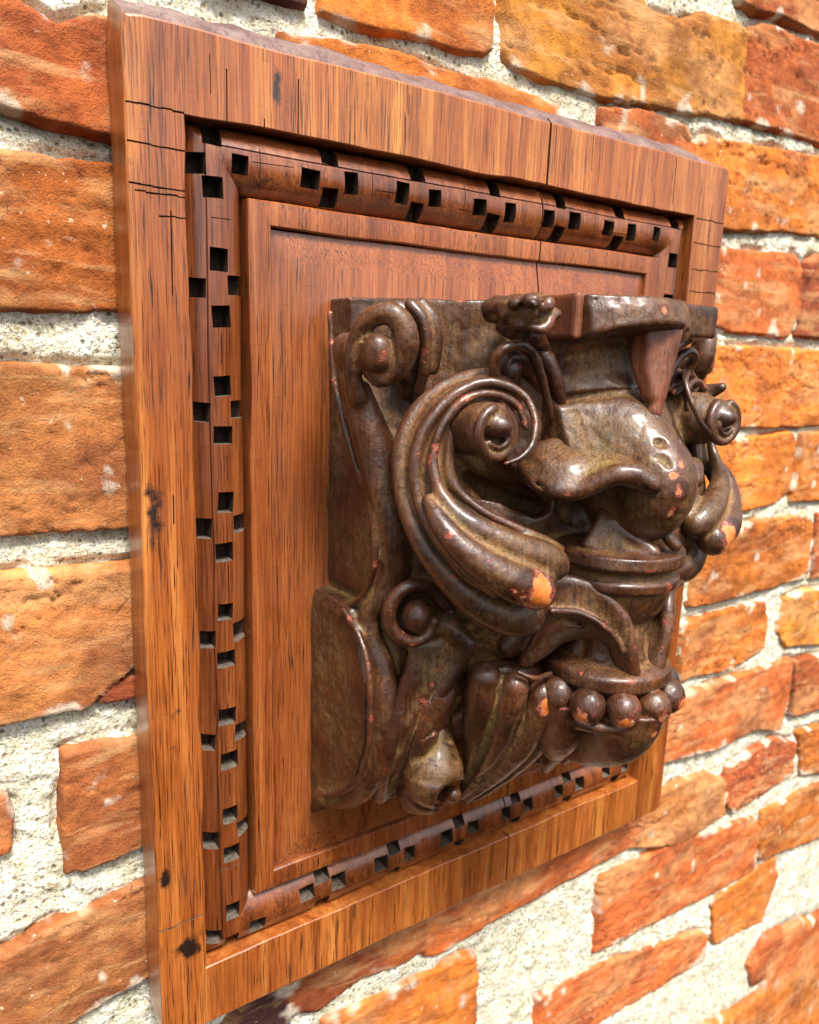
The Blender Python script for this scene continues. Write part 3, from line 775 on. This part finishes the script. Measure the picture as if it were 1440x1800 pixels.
s = Sculpt((.16, .24, .06), (.44, .70, .44))        # big S scroll with its lobes
s.tube(T((905, 692, .243, 18), (870, 678, .236, 22), (815, 697, .223, 26), (770, 732, .216, 29), (744, 790, .214, 31), (748, 850, .220, 33), (778, 912, .240, 35), (828, 963, .265, 38), (885, 1005, .283, 42), (925, 1022, .295, 40)), .01)
s.tube(T((880, 655, .21, 10), (835, 660, .205, 12), (785, 678, .20, 13), (740, 715, .195, 15), (712, 765, .195, 16), (704, 825, .20, 17), (716, 890, .215, 18), (744, 955, .24, 21), (790, 1015, .265, 26), (845, 1060, .285, 34), (900, 1080, .30, 38), (925, 1082, .302, 34)), .007)
s.tube(T((888, 815, .305, 4), (915, 805, .31, 6), (934, 785, .308, 7), (940, 760, .303, 7), (940, 735, .295, 7), (925, 700, .28, 7), (888, 677, .263, 9), (840, 674, .247, 10), (788, 703, .236, 11), (749, 750, .230, 12), (731, 802, .230, 12), (731, 850, .235, 11), (743, 900, .248, 10), (775, 960, .28, 9), (820, 1010, .30, 10), (870, 1042, .32, 10)), .008)
s.tube(T((752, 878, .258, 10), (770, 915, .28, 19), (805, 957, .303, 25), (850, 992, .322, 31), (900, 1020, .338, 36), (942, 1036, .344, 36)), .006)
s.tube(T((925, 752, .285, 6), (908, 712, .275, 7), (865, 692, .265, 7), (815, 704, .255, 8), (778, 748, .25, 8), (762, 800, .25, 9), (768, 850, .26, 11), (795, 895, .28, 17), (840, 930, .303, 24), (900, 962, .322, 30), (950, 982, .333, 33), (970, 992, .333, 31)), .007)
s.tube(T((900, 716, .258, 8), (860, 703, .252, 9), (822, 724, .246, 11), (794, 767, .240, 12), (786, 812, .240, 12), (798, 852, .25, 11), (840, 893, .275, 8), (900, 925, .30, 9), (955, 950, .32, 10), (985, 965, .325, 8)), .008)
s.tube(T((740, 760, .255, 4), (735, 840, .26, 4), (760, 905, .285, 4), (800, 970, .32, 4), (860, 1020, .345, 4), (915, 1058, .35, 5)), .004, 'sub')
s.tube(T((800, 905, .31, 3.5), (860, 950, .335, 4), (930, 995, .36, 5), (962, 1015, .36, 5)), .004, 'sub')
chip(948, 1046, .365, 34, 1.0); chip(905, 1040, .36, 12, .7); chip(925, 1016, .365, 10, .65); chip(985, 1010, .345, 10, .8)
for (x, y, d, r) in ((726, 800, .245, 7), (728, 850, .25, 8), (742, 905, .26, 6), (800, 690, .255, 6), (770, 720, .255, 5), (860, 985, .34, 7), (745, 868, .262, 6)): chip(x, y, d, r, .75)
sculpt_obj('leaf_scroll', s, corbel, mirror=True, seed=12)

s = Sculpt((.19, .28, .08), (.36, .46, .36))        # knob in the scroll's eye, its axis square to the wall
kx, ky = .272, .366
s.tube([(kx+.012, ky+.010, .13, .030), (kx+.008, ky+.006, .20, .032), (kx+.002, ky, .25, .034), (kx, ky-.002, .276, .033)], .006, smooth=False)
s.tube([(kx+.030*math.cos(a), ky+.030*math.sin(a), .290+.006*math.sin(a/2), .0068) for a in np.linspace(-1.2, 4.4, 14)], .003)
s.ell((kx, ky+.002, .300), (.022, .022, .018), .004, 'sub')
s.ell((kx+.001, ky-.008, .292), (.019, .016, .021), .003)
s.tube([(kx+.018*math.cos(a), ky+.018*math.sin(a), .297, .0045) for a in np.linspace(.2, 2.4, 7)], .003)
chip(848, 770, .285, 8, .7); chip(868, 800, .29, 10, .7); chip(893, 738, .31, 7, .62)
sculpt_obj('scroll_knob', s, corbel, mirror=True, seed=15)

s = Sculpt((.26, .22, .14), (.48, .44, .34))        # little curled leaf
s.tube(T((893, 686, .235, 9), (874, 668, .24, 10), (868, 640, .245, 10), (884, 615, .255, 10), (912, 606, .26, 10), (936, 622, .26, 10), (950, 655, .26, 9), (960, 695, .258, 8), (968, 728, .255, 6), (973, 756, .25, 3)), .004)
s.tube(T((905, 690, .21, 18), (880, 660, .205, 22), (890, 630, .21, 22), (930, 640, .215, 24), (955, 690, .22, 18)), .01)
s.ell(P(903, 652, .238), upx(P(903, 652, .23), 1)*np.array([19, 24, 14]), .004)
s.tube(T((918, 628, .265, 7), (925, 665, .265, 7), (945, 705, .265, 6), (960, 740, .26, 3)), .003, 'sub')
s.tube(T((940, 606, .24, 12), (966, 640, .25, 15), (980, 680, .255, 14), (990, 720, .255, 8), (994, 748, .25, 3)), .005)
chip(880, 612, .265, 6, .6); chip(992, 735, .26, 7, .7)
sculpt_obj('curled_leaf', s, corbel, mirror=True, seed=18)

s = Sculpt((.27, .17, .15), (.43, .30, .36))        # corner rosette
s.tube(T((868, 545, .22, 22), (905, 545, .255, 27), (942, 550, .28, 32)), .008)
s.tube(T((890, 575, .21, 18), (930, 590, .25, 20), (952, 605, .25, 14), (965, 640, .24, 8)), .008)
s.ell(P(950, 552, .29), upx(P(950, 552, .29), 1)*np.array([22, 30, 22]), .005)
s.tube(T((930, 530, .31, 6), (948, 540, .315, 8), (968, 538, .31, 7)), .004)
s.tube(T((935, 575, .30, 5), (955, 580, .305, 8), (970, 560, .305, 7)), .004)
s.tube(T((862, 560, .23, 9), (900, 566, .27, 8), (930, 566, .30, 6)), .004, 'sub')
s.tube(T((940, 535, .32, 4), (946, 558, .33, 5), (940, 580, .32, 4)), .003, 'sub')
s.tube(T((885, 535, .17, 24), (950, 545, .2, 26)), .01)
s.cube((.34, .150, .26), (.12, .047, .2), .002, 'sub')
chip(962, 548, .31, 9, .72); chip(912, 540, .29, 6, .7)
for x, y, d, r in ((905, 533, .275, 13), (932, 528, .295, 13), (962, 532, .305, 12), (974, 553, .30, 11), (948, 574, .295, 13), (915, 572, .27, 13), (888, 556, .25, 12)): s.ell(P(x, y, d), upx(P(x, y, d), r)*np.array([1.1, .9, 1.3]), .003)
for x, y in ((918, 540), (946, 540), (962, 556), (932, 566), (900, 556)): s.ell(P(x, y, .315 if x > 925 else .285), upx(P(x, y, .3), 1)*np.array([5, 8, 12]), .003, 'sub')
sculpt_obj('rosette', s, corbel, seed=21, wob=.005)
s = Sculpt((.56, .17, .12), (.76, .34, .36))        # snapped block on the far side
s.cube(np.array(PX(1196, 566, .64)), (.042, .024, .035), .003, rd=.006)
s.tube([(*PX(1232, 572, .665), .012), (*PX(1212, 590, .64), .011), (*PX(1186, 612, .61), .008)], .004)
s.cube((.66, .150, .26), (.12, .047, .2), .002, 'sub')
CHIPS.append((np.array(PX(1236, 566, .67)), .012, .8)); CHIPS.append((np.array(PX(1165, 585, .6)), .012, .8))
sculpt_obj('snapped_block', s, corbel, seed=22)

s = Sculpt((.38, .17, .10), (.62, .42, .40))        # canopy over the bud, with the neck below
hy_ = [.19, .205, .226, .232, .238, .246, .262, .29, .312, .316, .322, .326, .33, .42]
ha_ = [.140, .150, .156, .154, .140, .108, .086, .080, .084, .070, .070, .086, .092, .150]
def hood_fn(x, y, z):
    u = np.abs(x-.5); ye = y-.016*(u/.1)**2; A = interp(ye, hy_, ha_)
    d = (z-.20-A*np.sqrt(np.maximum(1-(u/.135)**2, 0)))*.6
    return np.maximum(np.maximum(d, u-.096), np.maximum(.197-y, y-.41))
s.func(hood_fn, 0)
s.tube([(.5, .345, .235, .050), (*PX(1106, 760, .5), .046), (*PX(1128, 790, .5), .044)], .045)
s.tube(T((1042, 556, .318, 10), (1075, 552, .345, 11), (1110, 550, .365, 10)), .006, 'sub')
s.tube(T((1045, 612, .31, 16), (1080, 600, .325, 18), (1110, 600, .335, 18)), .005, 'sub')
for x, y, d, r in ((1048, 529, .30, 6), (1082, 528, .325, 5), (1108, 527, .345, 7), (1150, 530, .36, 8), (1170, 536, .36, 6), (1125, 566, .372, 6), (1060, 588, .31, 5), (1092, 572, .35, 5)): s.ell(P(x, y, d), upx(P(x, y, d), r)*np.array([1.6, .8, 1.5]), .003, 'sub')
for g in ([(1040, 575, .31), (1075, 558, .345), (1125, 556, .37)], [(1050, 540, .318), (1085, 536, .345)], [(1040, 700, .27), (1062, 735, .285), (1075, 770, .30)]): s.tube(T(*[(x, y, d, 3) for x, y, d in g]), .003, 'sub')
chip(1010, 690, .285, 5, .8); chip(1140, 566, .36, 10, .9); chip(1165, 548, .35, 9, .85)
sculpt_obj('canopy', s, corbel, seed=24, wob=.003)

m_bare = wood_mat('broken_bare_wood', (.07, .018, .007), (.16, .045, .016), (.27, .09, .034), 2.2, .5, (), .05)
s = Sculpt((.34, .18, .16), (.44, .28, .32))
s.cube(P(1003, 554, .262), (.0195, .031, .030), .002, rd=.004)
s.tube(T((978, 545, .30, 4), (985, 570, .305, 5), (992, 600, .30, 5)), .003, 'sub')
s.tube(T((1018, 525, .30, 4), (1026, 560, .295, 5)), .003, 'sub')
s.cube((.38, .149, .26), (.2, .047, .2), .002, 'sub')
sculpt_obj('broken_stub', s, corbel, m_bare, seed=27, mirror=True, label='red-brown bare wood stub')
s = Sculpt((.44, .17, .20), (.58, .40, .42))        # split keystone spur
s.sheet([PX(1146, 545, .492), PX(1139, 590, .49), PX(1142, 640, .493), PX(1150, 690, .497), PX(1147, 724, .497)],
        [PX(1196, 552, .535), PX(1192, 590, .53), PX(1180, 640, .522), PX(1166, 690, .512), PX(1156, 728, .503)], .005, .002, .002, 34)
s.sheet([PX(1142, 560, .492), PX(1137, 640, .492), PX(1148, 700, .497)], [PX(1108, 560, .49), PX(1118, 640, .49), PX(1138, 700, .495)], .006, .0, .004, 24)
s.tube([(*PX(1147, 722, .497), .007), (*PX(1134, 733, .493), .0075), (*PX(1122, 733, .49), .006)], .004)
s.cube((.50, .15, .3), (.2, .048, .2), .002, 'sub')
sculpt_obj('broken_spur', s, corbel, m_bare, seed=28, label='split spur of bare reddish wood')

s = Sculpt((.40, .22, .14), (.60, .56, .44))        # bud
bc = np.array(PX(1148, 845, .5))
s.tube([(.5, .29, .215, .05), (.5, .335, .235, .052), (.5, .365, .262, .05), (*PX(1106, 760, .5), .048), (*PX(1138, 805, .5), .048), (*PX(1158, 848, .5), .049), (*PX(1146, 888, .5), .044), (*PX(1118, 915, .5), .034)], .004)
s.tube([(*PX(1050, 800, .5), .050), (*PX(1075, 880, .5), .040)], .035)
for m in (0, 1):
    s.ell(mp([PX(1166, 779, .478)], m)[0], (.008, .006, .012), .003, 'sub')
    s.tube(mp([(*PX(1152, 803, .463), .004), (*PX(1166, 806, .470), .0055), (*PX(1176, 818, .474), .004)], m), .003, 'sub')
s.tube([(*PX(1192, 838, .49), .006), (*PX(1200, 846, .5), .006)], .003, 'sub')
for q, r in ((PX(1192, 862, .485), 18), (PX(1185, 835, .475), 11), (PX(1176, 900, .48), 14), (PX(1170, 775, .478), 7), (PX(1195, 820, .49), 8)): CHIPS.append((np.array(q), upx(q, r), 1.0))
for m in (0, 1):
    for g in ([(1090, 745, .452), (1120, 770, .452), (1140, 800, .45)], [(1100, 830, .446), (1125, 860, .448), (1135, 900, .455)], [(1075, 860, .44), (1100, 890, .445), (1112, 915, .455)]): s.tube(mp([(*PX(x, y, X), .004) for x, y, X in g], m), .004, 'sub')
sculpt_obj('bud', s, corbel, seed=31)

s = Sculpt((.30, .35, .16), (.50, .48, .42))        # crest leaf curling over beside the bud
up = T((926, 806, .235, 1), (948, 790, .25, 1), (990, 780, .265, 1), (1035, 781, .285, 1), (1078, 797, .315, 1), (1112, 822, .345, 1), (1134, 848, .365, 1))
lw_ = T((922, 822, .24, 1), (942, 848, .27, 1), (975, 864, .30, 1), (1018, 866, .32, 1), (1055, 848, .34, 1), (1092, 832, .358, 1), (1126, 852, .368, 1))
s.sheet(up, lw_, .0095, .018, .006, 34)
s.tube(T((925, 818, .235, 12), (945, 846, .268, 14), (978, 860, .298, 17), (1018, 858, .318, 17), (1055, 840, .337, 13), (1090, 826, .356, 10), (1120, 838, .366, 8), (1135, 862, .366, 4)), .006)
s.tube(T((940, 812, .285, 5), (975, 826, .318, 6), (1015, 822, .338, 6), (1055, 806, .35, 5)), .009, 'sub')
for g in ([(940, 828, .285), (980, 850, .328), (1025, 848, .348), (1070, 828, .36)], [(960, 800, .285), (1000, 796, .312), (1050, 798, .335)], [(935, 840, .26), (960, 862, .30), (1000, 872, .325)]): s.tube(T(*[(x, y, d, 3.2) for x, y, d in g]), .003, 'sub')
chip(1043, 862, .33, 8, .85); chip(1120, 830, .36, 8, .6)
sculpt_obj('crest_leaf', s, corbel, mirror=True, seed=34)

VD = .30
s = Sculpt((.38, .49, .14), (.62, .80, .42))        # vase
vy = [.500, .524, .528, .545, .549, .555, .560, .566, .578, .583, .595, .615, .63, .645, .67, .686, .692, .697, .715, .722, .735]
vr = [.060, .062, .092, .094, .084, .079, .080, .087, .086, .078, .076, .068, .058, .055, .057, .062, .082, .090, .090, .080, .070]
def vase_fn(x, y, z):
    th = np.arctan2(x-.5, z-VD); r = np.sqrt((x-.5)**2+(z-VD)**2); R0 = interp(y, vy, vr)
    fl = sstep(.635, .65, y)*sstep(.69, .68, y); R0 = R0+fl*.010*(np.abs(np.cos(th*3.5+.6))-.45)
    d = (r-R0)*.75; return np.maximum(d, np.maximum(.520-y, y-.735))
s.func(vase_fn, 0)
s.ell((.5, .518, .30), (.078, .012, .078), .004, 'sub')
sculpt_obj('vase', s, corbel, seed=37)
s = Sculpt((.40, .47, .22), (.60, .56, .44))
s.sheet([PX(1058, 902, .46), PX(1092, 922, .47), PX(1128, 948, .485), PX(1150, 968, .492)], [PX(1030, 958, .435), PX(1070, 972, .455), PX(1110, 980, .475), PX(1150, 976, .492)], .007, .002, .003, 20)
for pts in ([(1072, 918, .462), (1110, 945, .475), (1148, 970, .49)], [(1152, 922, .505), (1172, 942, .512), (1188, 960, .52)], [(1104, 972, .47), (1130, 976, .48), (1150, 974, .49)]):
    s.tube([(*PX(x, y, X), .0085) for x, y, X in pts], .003)
sculpt_obj('crossed_bar', s, corbel, seed=38)
BY, BR = .738, .088
for i, a in enumerate((-94, -63, -32, -1, 31, 63, 94)):
    a = math.radians(a); c = (.5+BR*math.sin(a), BY, VD+BR*math.cos(a)); r = .0242
    s = Sculpt([v-.04 for v in c], [v+.04 for v in c]); s.ell(c, (r, r*1.06, r), 0)
    if -1.2 < a < 1.2: CHIPS.append((np.array([c[0]+.022*math.sin(a-.15), c[1]+.010, c[2]+.024*math.cos(a-.15)]), .017, 1.0))
    sculpt_obj('bead', s, corbel, seed=40+i, wob=.003)
s = Sculpt((.34, .74, .0), (.66, .92, .44))          # gadrooned bowl
def bowl_fn(x, y, z):
    th = np.arctan2(x-.5, z-.20)
    rr = np.sqrt(((x-.5)/.112)**2+((z-.205)/.185)**2+((y-.742)/.135)**2)
    rib = .026*(np.abs(np.cos(th*4.6+.35))**.6-.65)
    return np.maximum((rr-1)*.10-rib*sstep(.0, .06, np.sqrt((x-.5)**2+(z-.2)**2)), .745-y)
s.func(bowl_fn, 0)
s.tube([(.5+.088*math.sin(a), .768, VD-.004+.088*math.cos(a), .008) for a in np.linspace(-1.9, 1.9, 20)], .004)
for q, r in ((PX(1105, 1318, .48), 12), (PX(1150, 1290, .49), 10), (PX(1070, 1312, .46), 7)): CHIPS.append((np.array(q), upx(q, r), .85))
sculpt_obj('bowl', s, corbel, seed=50)

s = Sculpt((.32, .53, .14), (.57, .76, .43))         # arching leaf
oc = T((965, 1022, .30, 1), (1000, 1022, .308, 1), (1037, 1032, .325, 1), (1070, 1056, .345, 1), (1096, 1090, .360, 1), (1108, 1132, .368, 1), (1111, 1188, .364, 1))
ic = T((925, 1160, .27, 1), (950, 1144, .278, 1), (978, 1122, .286, 1), (1013, 1110, .298, 1), (1048, 1112, .318, 1), (1078, 1130, .340, 1), (1094, 1168, .352, 1))
s.sheet(oc, ic, .0085, .012, .005, 36)
s.tube([(*q[:3], .0075) for q in oc], .004)
s.tube([(*q[:3], .0085) for q in ic], .004)
s.tube(T((970, 1074, .315, 6), (1012, 1076, .326, 6), (1046, 1090, .342, 6), (1076, 1114, .358, 6), (1094, 1146, .366, 5)), .003)
s.tube(T((985, 1046, .323, 5), (1022, 1052, .336, 5), (1056, 1074, .354, 5), (1084, 1104, .370, 5), (1101, 1146, .378, 4)), .003, 'sub')
s.tube(T((945, 1118, .305, 5), (985, 1096, .315, 5), (1026, 1096, .32, 5), (1060, 1112, .325, 4)), .003, 'sub')
s.tube(T((895, 1135, .235, 22), (930, 1105, .25, 28), (970, 1070, .27, 26)), .010)
for x, y in ((1000, 1110), (1025, 1112), (1040, 1083), (1000, 1074)): chip(x, y, .30, 7, .72)
sculpt_obj('arching_leaf', s, corbel, mirror=True, seed=53)

s = Sculpt((.25, .62, .05), (.48, 1.03, .36))        # lobed shell leaf
s.tube(T((852, 1190, .24, 30), (844, 1235, .232, 30), (836, 1290, .205, 24), (826, 1345, .165, 13), (815, 1385, .14, 7)), .005)
s.tube(T((903, 1206, .268, 26), (893, 1250, .257, 28), (870, 1310, .222, 24), (840, 1365, .175, 14), (812, 1398, .14, 8)), .003)
s.tube(T((953, 1222, .278, 27), (938, 1265, .265, 28), (905, 1320, .228, 24), (865, 1365, .18, 15), (822, 1402, .135, 8)), .003)
s.tube(T((988, 1194, .275, 20), (982, 1235, .268, 24), (952, 1288, .235, 24), (905, 1345, .18, 17), (850, 1390, .13, 10), (815, 1408, .11, 6)), .003)
s.tube(T((870, 1180, .215, 20), (925, 1182, .235, 20), (975, 1176, .235, 16)), .006)
s.tube(T((905, 1240, .21, 38), (880, 1305, .175, 34), (850, 1360, .12, 24)), .01)
s.tube(T((912, 1182, .285, 5), (940, 1192, .295, 5), (968, 1184, .29, 5)), .004)
s.tube(T((905, 1290, .262, 2.5), (868, 1345, .215, 2.5), (835, 1385, .17, 2)), .003, 'sub')
for g in ([(878, 1200, .275), (868, 1250, .265), (850, 1310, .23), (828, 1365, .18)], [(928, 1215, .295), (915, 1262, .283), (886, 1322, .24), (842, 1372, .185)], [(972, 1210, .295), (960, 1255, .285), (925, 1312, .245), (870, 1368, .185)]): s.tube(T(*[(x, y, d, 5) for x, y, d in g]), .006, 'sub')
s.tube(T((945, 1300, .262, 2.5), (905, 1348, .21, 2.5), (858, 1385, .16, 2)), .003, 'sub')
chip(898, 1230, .29, 14, .98); chip(961, 1246, .297, 16, 1.0); chip(882, 1258, .28, 8, .92); chip(932, 1308, .25, 7, .95); chip(870, 1350, .2, 7, .7); chip(886, 1200, .28, 7, .7)
sculpt_obj('shell_leaf', s, corbel, mirror=True, seed=56)

s = Sculpt((.17, .56, .03), (.42, 1.06, .30))        # small lower volute and the blunt leaf growing from it
ring = [(785, 1062, .21), (765, 1036, .205), (738, 1027, .20), (708, 1036, .195), (688, 1063, .19), (686, 1095, .19), (703, 1120, .195), (730, 1128, .20), (754, 1114, .205), (764, 1092, .207)]
s.tube(T(*[(x, y, d+.008, 13-.5*i*.6) for i, (x, y, d) in enumerate(ring)]), .004)
s.tube(T(*[(x, y, d-.03, 16) for x, y, d in ring[:8]]), .008)
s.ell(P(733, 1083, .208), upx(P(735, 1083, .2), 1)*np.array([25, 30, 27]), .003)
s.tube(T((790, 1085, .205, 14), (800, 1110, .21, 20), (812, 1124, .212, 18)), .006)
st_ = T((738, 1134, .185, 1), (722, 1190, .182, 1), (704, 1245, .175, 1), (688, 1300, .168, 1), (675, 1355, .15, 1), (668, 1400, .11, 1))
ed_ = T((824, 1130, .222, 1), (806, 1166, .212, 1), (783, 1200, .205, 1), (758, 1240, .198, 1), (738, 1300, .180, 1), (715, 1385, .12, 1))
s.sheet(st_, ed_, .011, -.006, .005, 34)
s.tube([(*q[:3], .0105) for q in st_], .004)
s.tube([(*q[:3], .0085) for q in ed_], .004)
s.tube(T((765, 1100, .20, 18), (785, 1100, .205, 20), (806, 1120, .212, 20)), .006)
s.tube(T((748, 1150, .208, 4), (733, 1210, .203, 4), (713, 1280, .192, 4), (694, 1350, .17, 4)), .004, 'sub')
for x, y, d, r in ((826, 1128, .228, 12), (790, 1078, .218, 9), (708, 1110, .205, 7), (745, 1232, .20, 9), (760, 1205, .205, 7), (700, 1060, .2, 5), (765, 1040, .21, 6)): chip(x, y, d, r, .78)
for g in ([(770, 1140, .215), (758, 1200, .208), (735, 1270, .195), (712, 1350, .165)], [(795, 1138, .222), (782, 1180, .215), (758, 1230, .205)]): s.tube(T(*[(x, y, d, 3) for x, y, d in g]), .003, 'sub')
sculpt_obj('lower_volute', s, corbel, mirror=True, seed=60)

s = Sculpt((.21, .70, .03), (.42, 1.08, .30))        # folded leaf ending in a broken roll
s.sheet(T((788, 1200, .205, 1), (768, 1226, .205, 1), (745, 1262, .195, 1), (728, 1310, .18, 1), (716, 1360, .16, 1)), T((793, 1222, .20, 1), (784, 1252, .20, 1), (764, 1288, .195, 1), (745, 1330, .18, 1), (730, 1375, .16, 1)), .0075, .006, .004, 24)
s.tube(T((768, 1245, .15, 24), (766, 1290, .15, 32), (758, 1335, .15, 46), (748, 1375, .14, 54)), .008)
s.tube(T((770, 1290, .175, 22), (766, 1330, .18, 40), (762, 1362, .182, 56)), .006)
s.tube(T((812, 1420, .26, 46), (808, 1418, .20, 46), (796, 1408, .14, 40), (786, 1400, .10, 34)), .002, 'sub')
for g in ([(730, 1335, .205), (768, 1322, .225), (805, 1340, .215)], [(715, 1372, .19), (745, 1352, .225), (790, 1358, .235)], [(742, 1300, .19), (765, 1285, .205), (790, 1305, .195)]): s.tube(T(*[(x, y, d, 4) for x, y, d in g]), .004, 'sub')
s.tube(T((772, 1392, .08, 16), (786, 1398, .13, 16), (796, 1396, .18, 15)), .003)
s.ell(P(808, 1402, .21), upx(P(806, 1404, .19), 1)*np.array([8, 7, 12]), .003, 'sub')
s.tube(T((716, 1385, .15, 8), (712, 1412, .13, 9), (735, 1424, .12, 8), (765, 1420, .12, 8)), .004)
for x, y, d, r in ((700, 1405, .15, 9), (718, 1420, .14, 9), (745, 1422, .135, 10), (815, 1365, .19, 10), (805, 1402, .195, 8), (785, 1408, .195, 8), (830, 1392, .16, 9), (780, 1240, .21, 6), (765, 1262, .205, 6)): chip(x, y, d, r, .82)
sculpt_obj('broken_roll', s, corbel, mirror=True, seed=63)

body.tube([(.70, .40, .18, .045), (.725, .48, .19, .045), (.70, .56, .2, .045)], .02)
body.tube([(.70, .372, .10, .046), (.712, .368, .19, .046), (.722, .364, .250, .040)], .01)
body.tube([(.74, .33, .20, .018), (.755, .325, .235, .014), (.758, .315, .262, .008)], .008)
body.cube((.5, .150, .2), (.5, .047, .4), .002, 'sub')
for m in (0, 1):                                    # last deep cuts of the gouge
    body.tube(mp(T((808, 770, .19, 14), (815, 825, .18, 22), (850, 862, .18, 28), (905, 885, .19, 30), (955, 905, .20, 26)), m), .004, 'sub')
    body.tube(mp(T((820, 830, .15, 16), (865, 868, .15, 22), (925, 890, .165, 22), (980, 905, .20, 20)), m), .004, 'sub')
    body.tube(mp(T((1000, 905, .235, 18), (1050, 905, .255, 18)), m), .004, 'sub')
    body.tube(mp(T((806, 752, .215, 10), (806, 800, .21, 13), (828, 845, .21, 16), (870, 872, .22, 20), (925, 892, .235, 20)), m), .004, 'sub')
    body.tube(mp(T((960, 900, .25, 16), (1010, 903, .27, 20), (1060, 895, .29, 20)), m), .004, 'sub')
    body.tube(mp(T((1000, 1152, .27, 22), (1045, 1158, .28, 26), (1080, 1172, .285, 14)), m), .004, 'sub')
    body.tube(mp(T((826, 1160, .20, 8), (812, 1210, .175, 12), (812, 1265, .165, 13), (818, 1320, .14, 10)), m), .004, 'sub')
    body.tube(mp(T((735, 960, .17, 6), (780, 1025, .20, 9), (835, 1082, .225, 10), (890, 1118, .245, 9)), m), .004, 'sub')
    body.tube(mp(T((722, 680, .13, 6), (700, 720, .135, 7), (692, 780, .14, 5)), m), .004, 'sub')
sculpt_obj('backing_block', body, corbel, seed=3, wob=.003, base_wear=-.08)
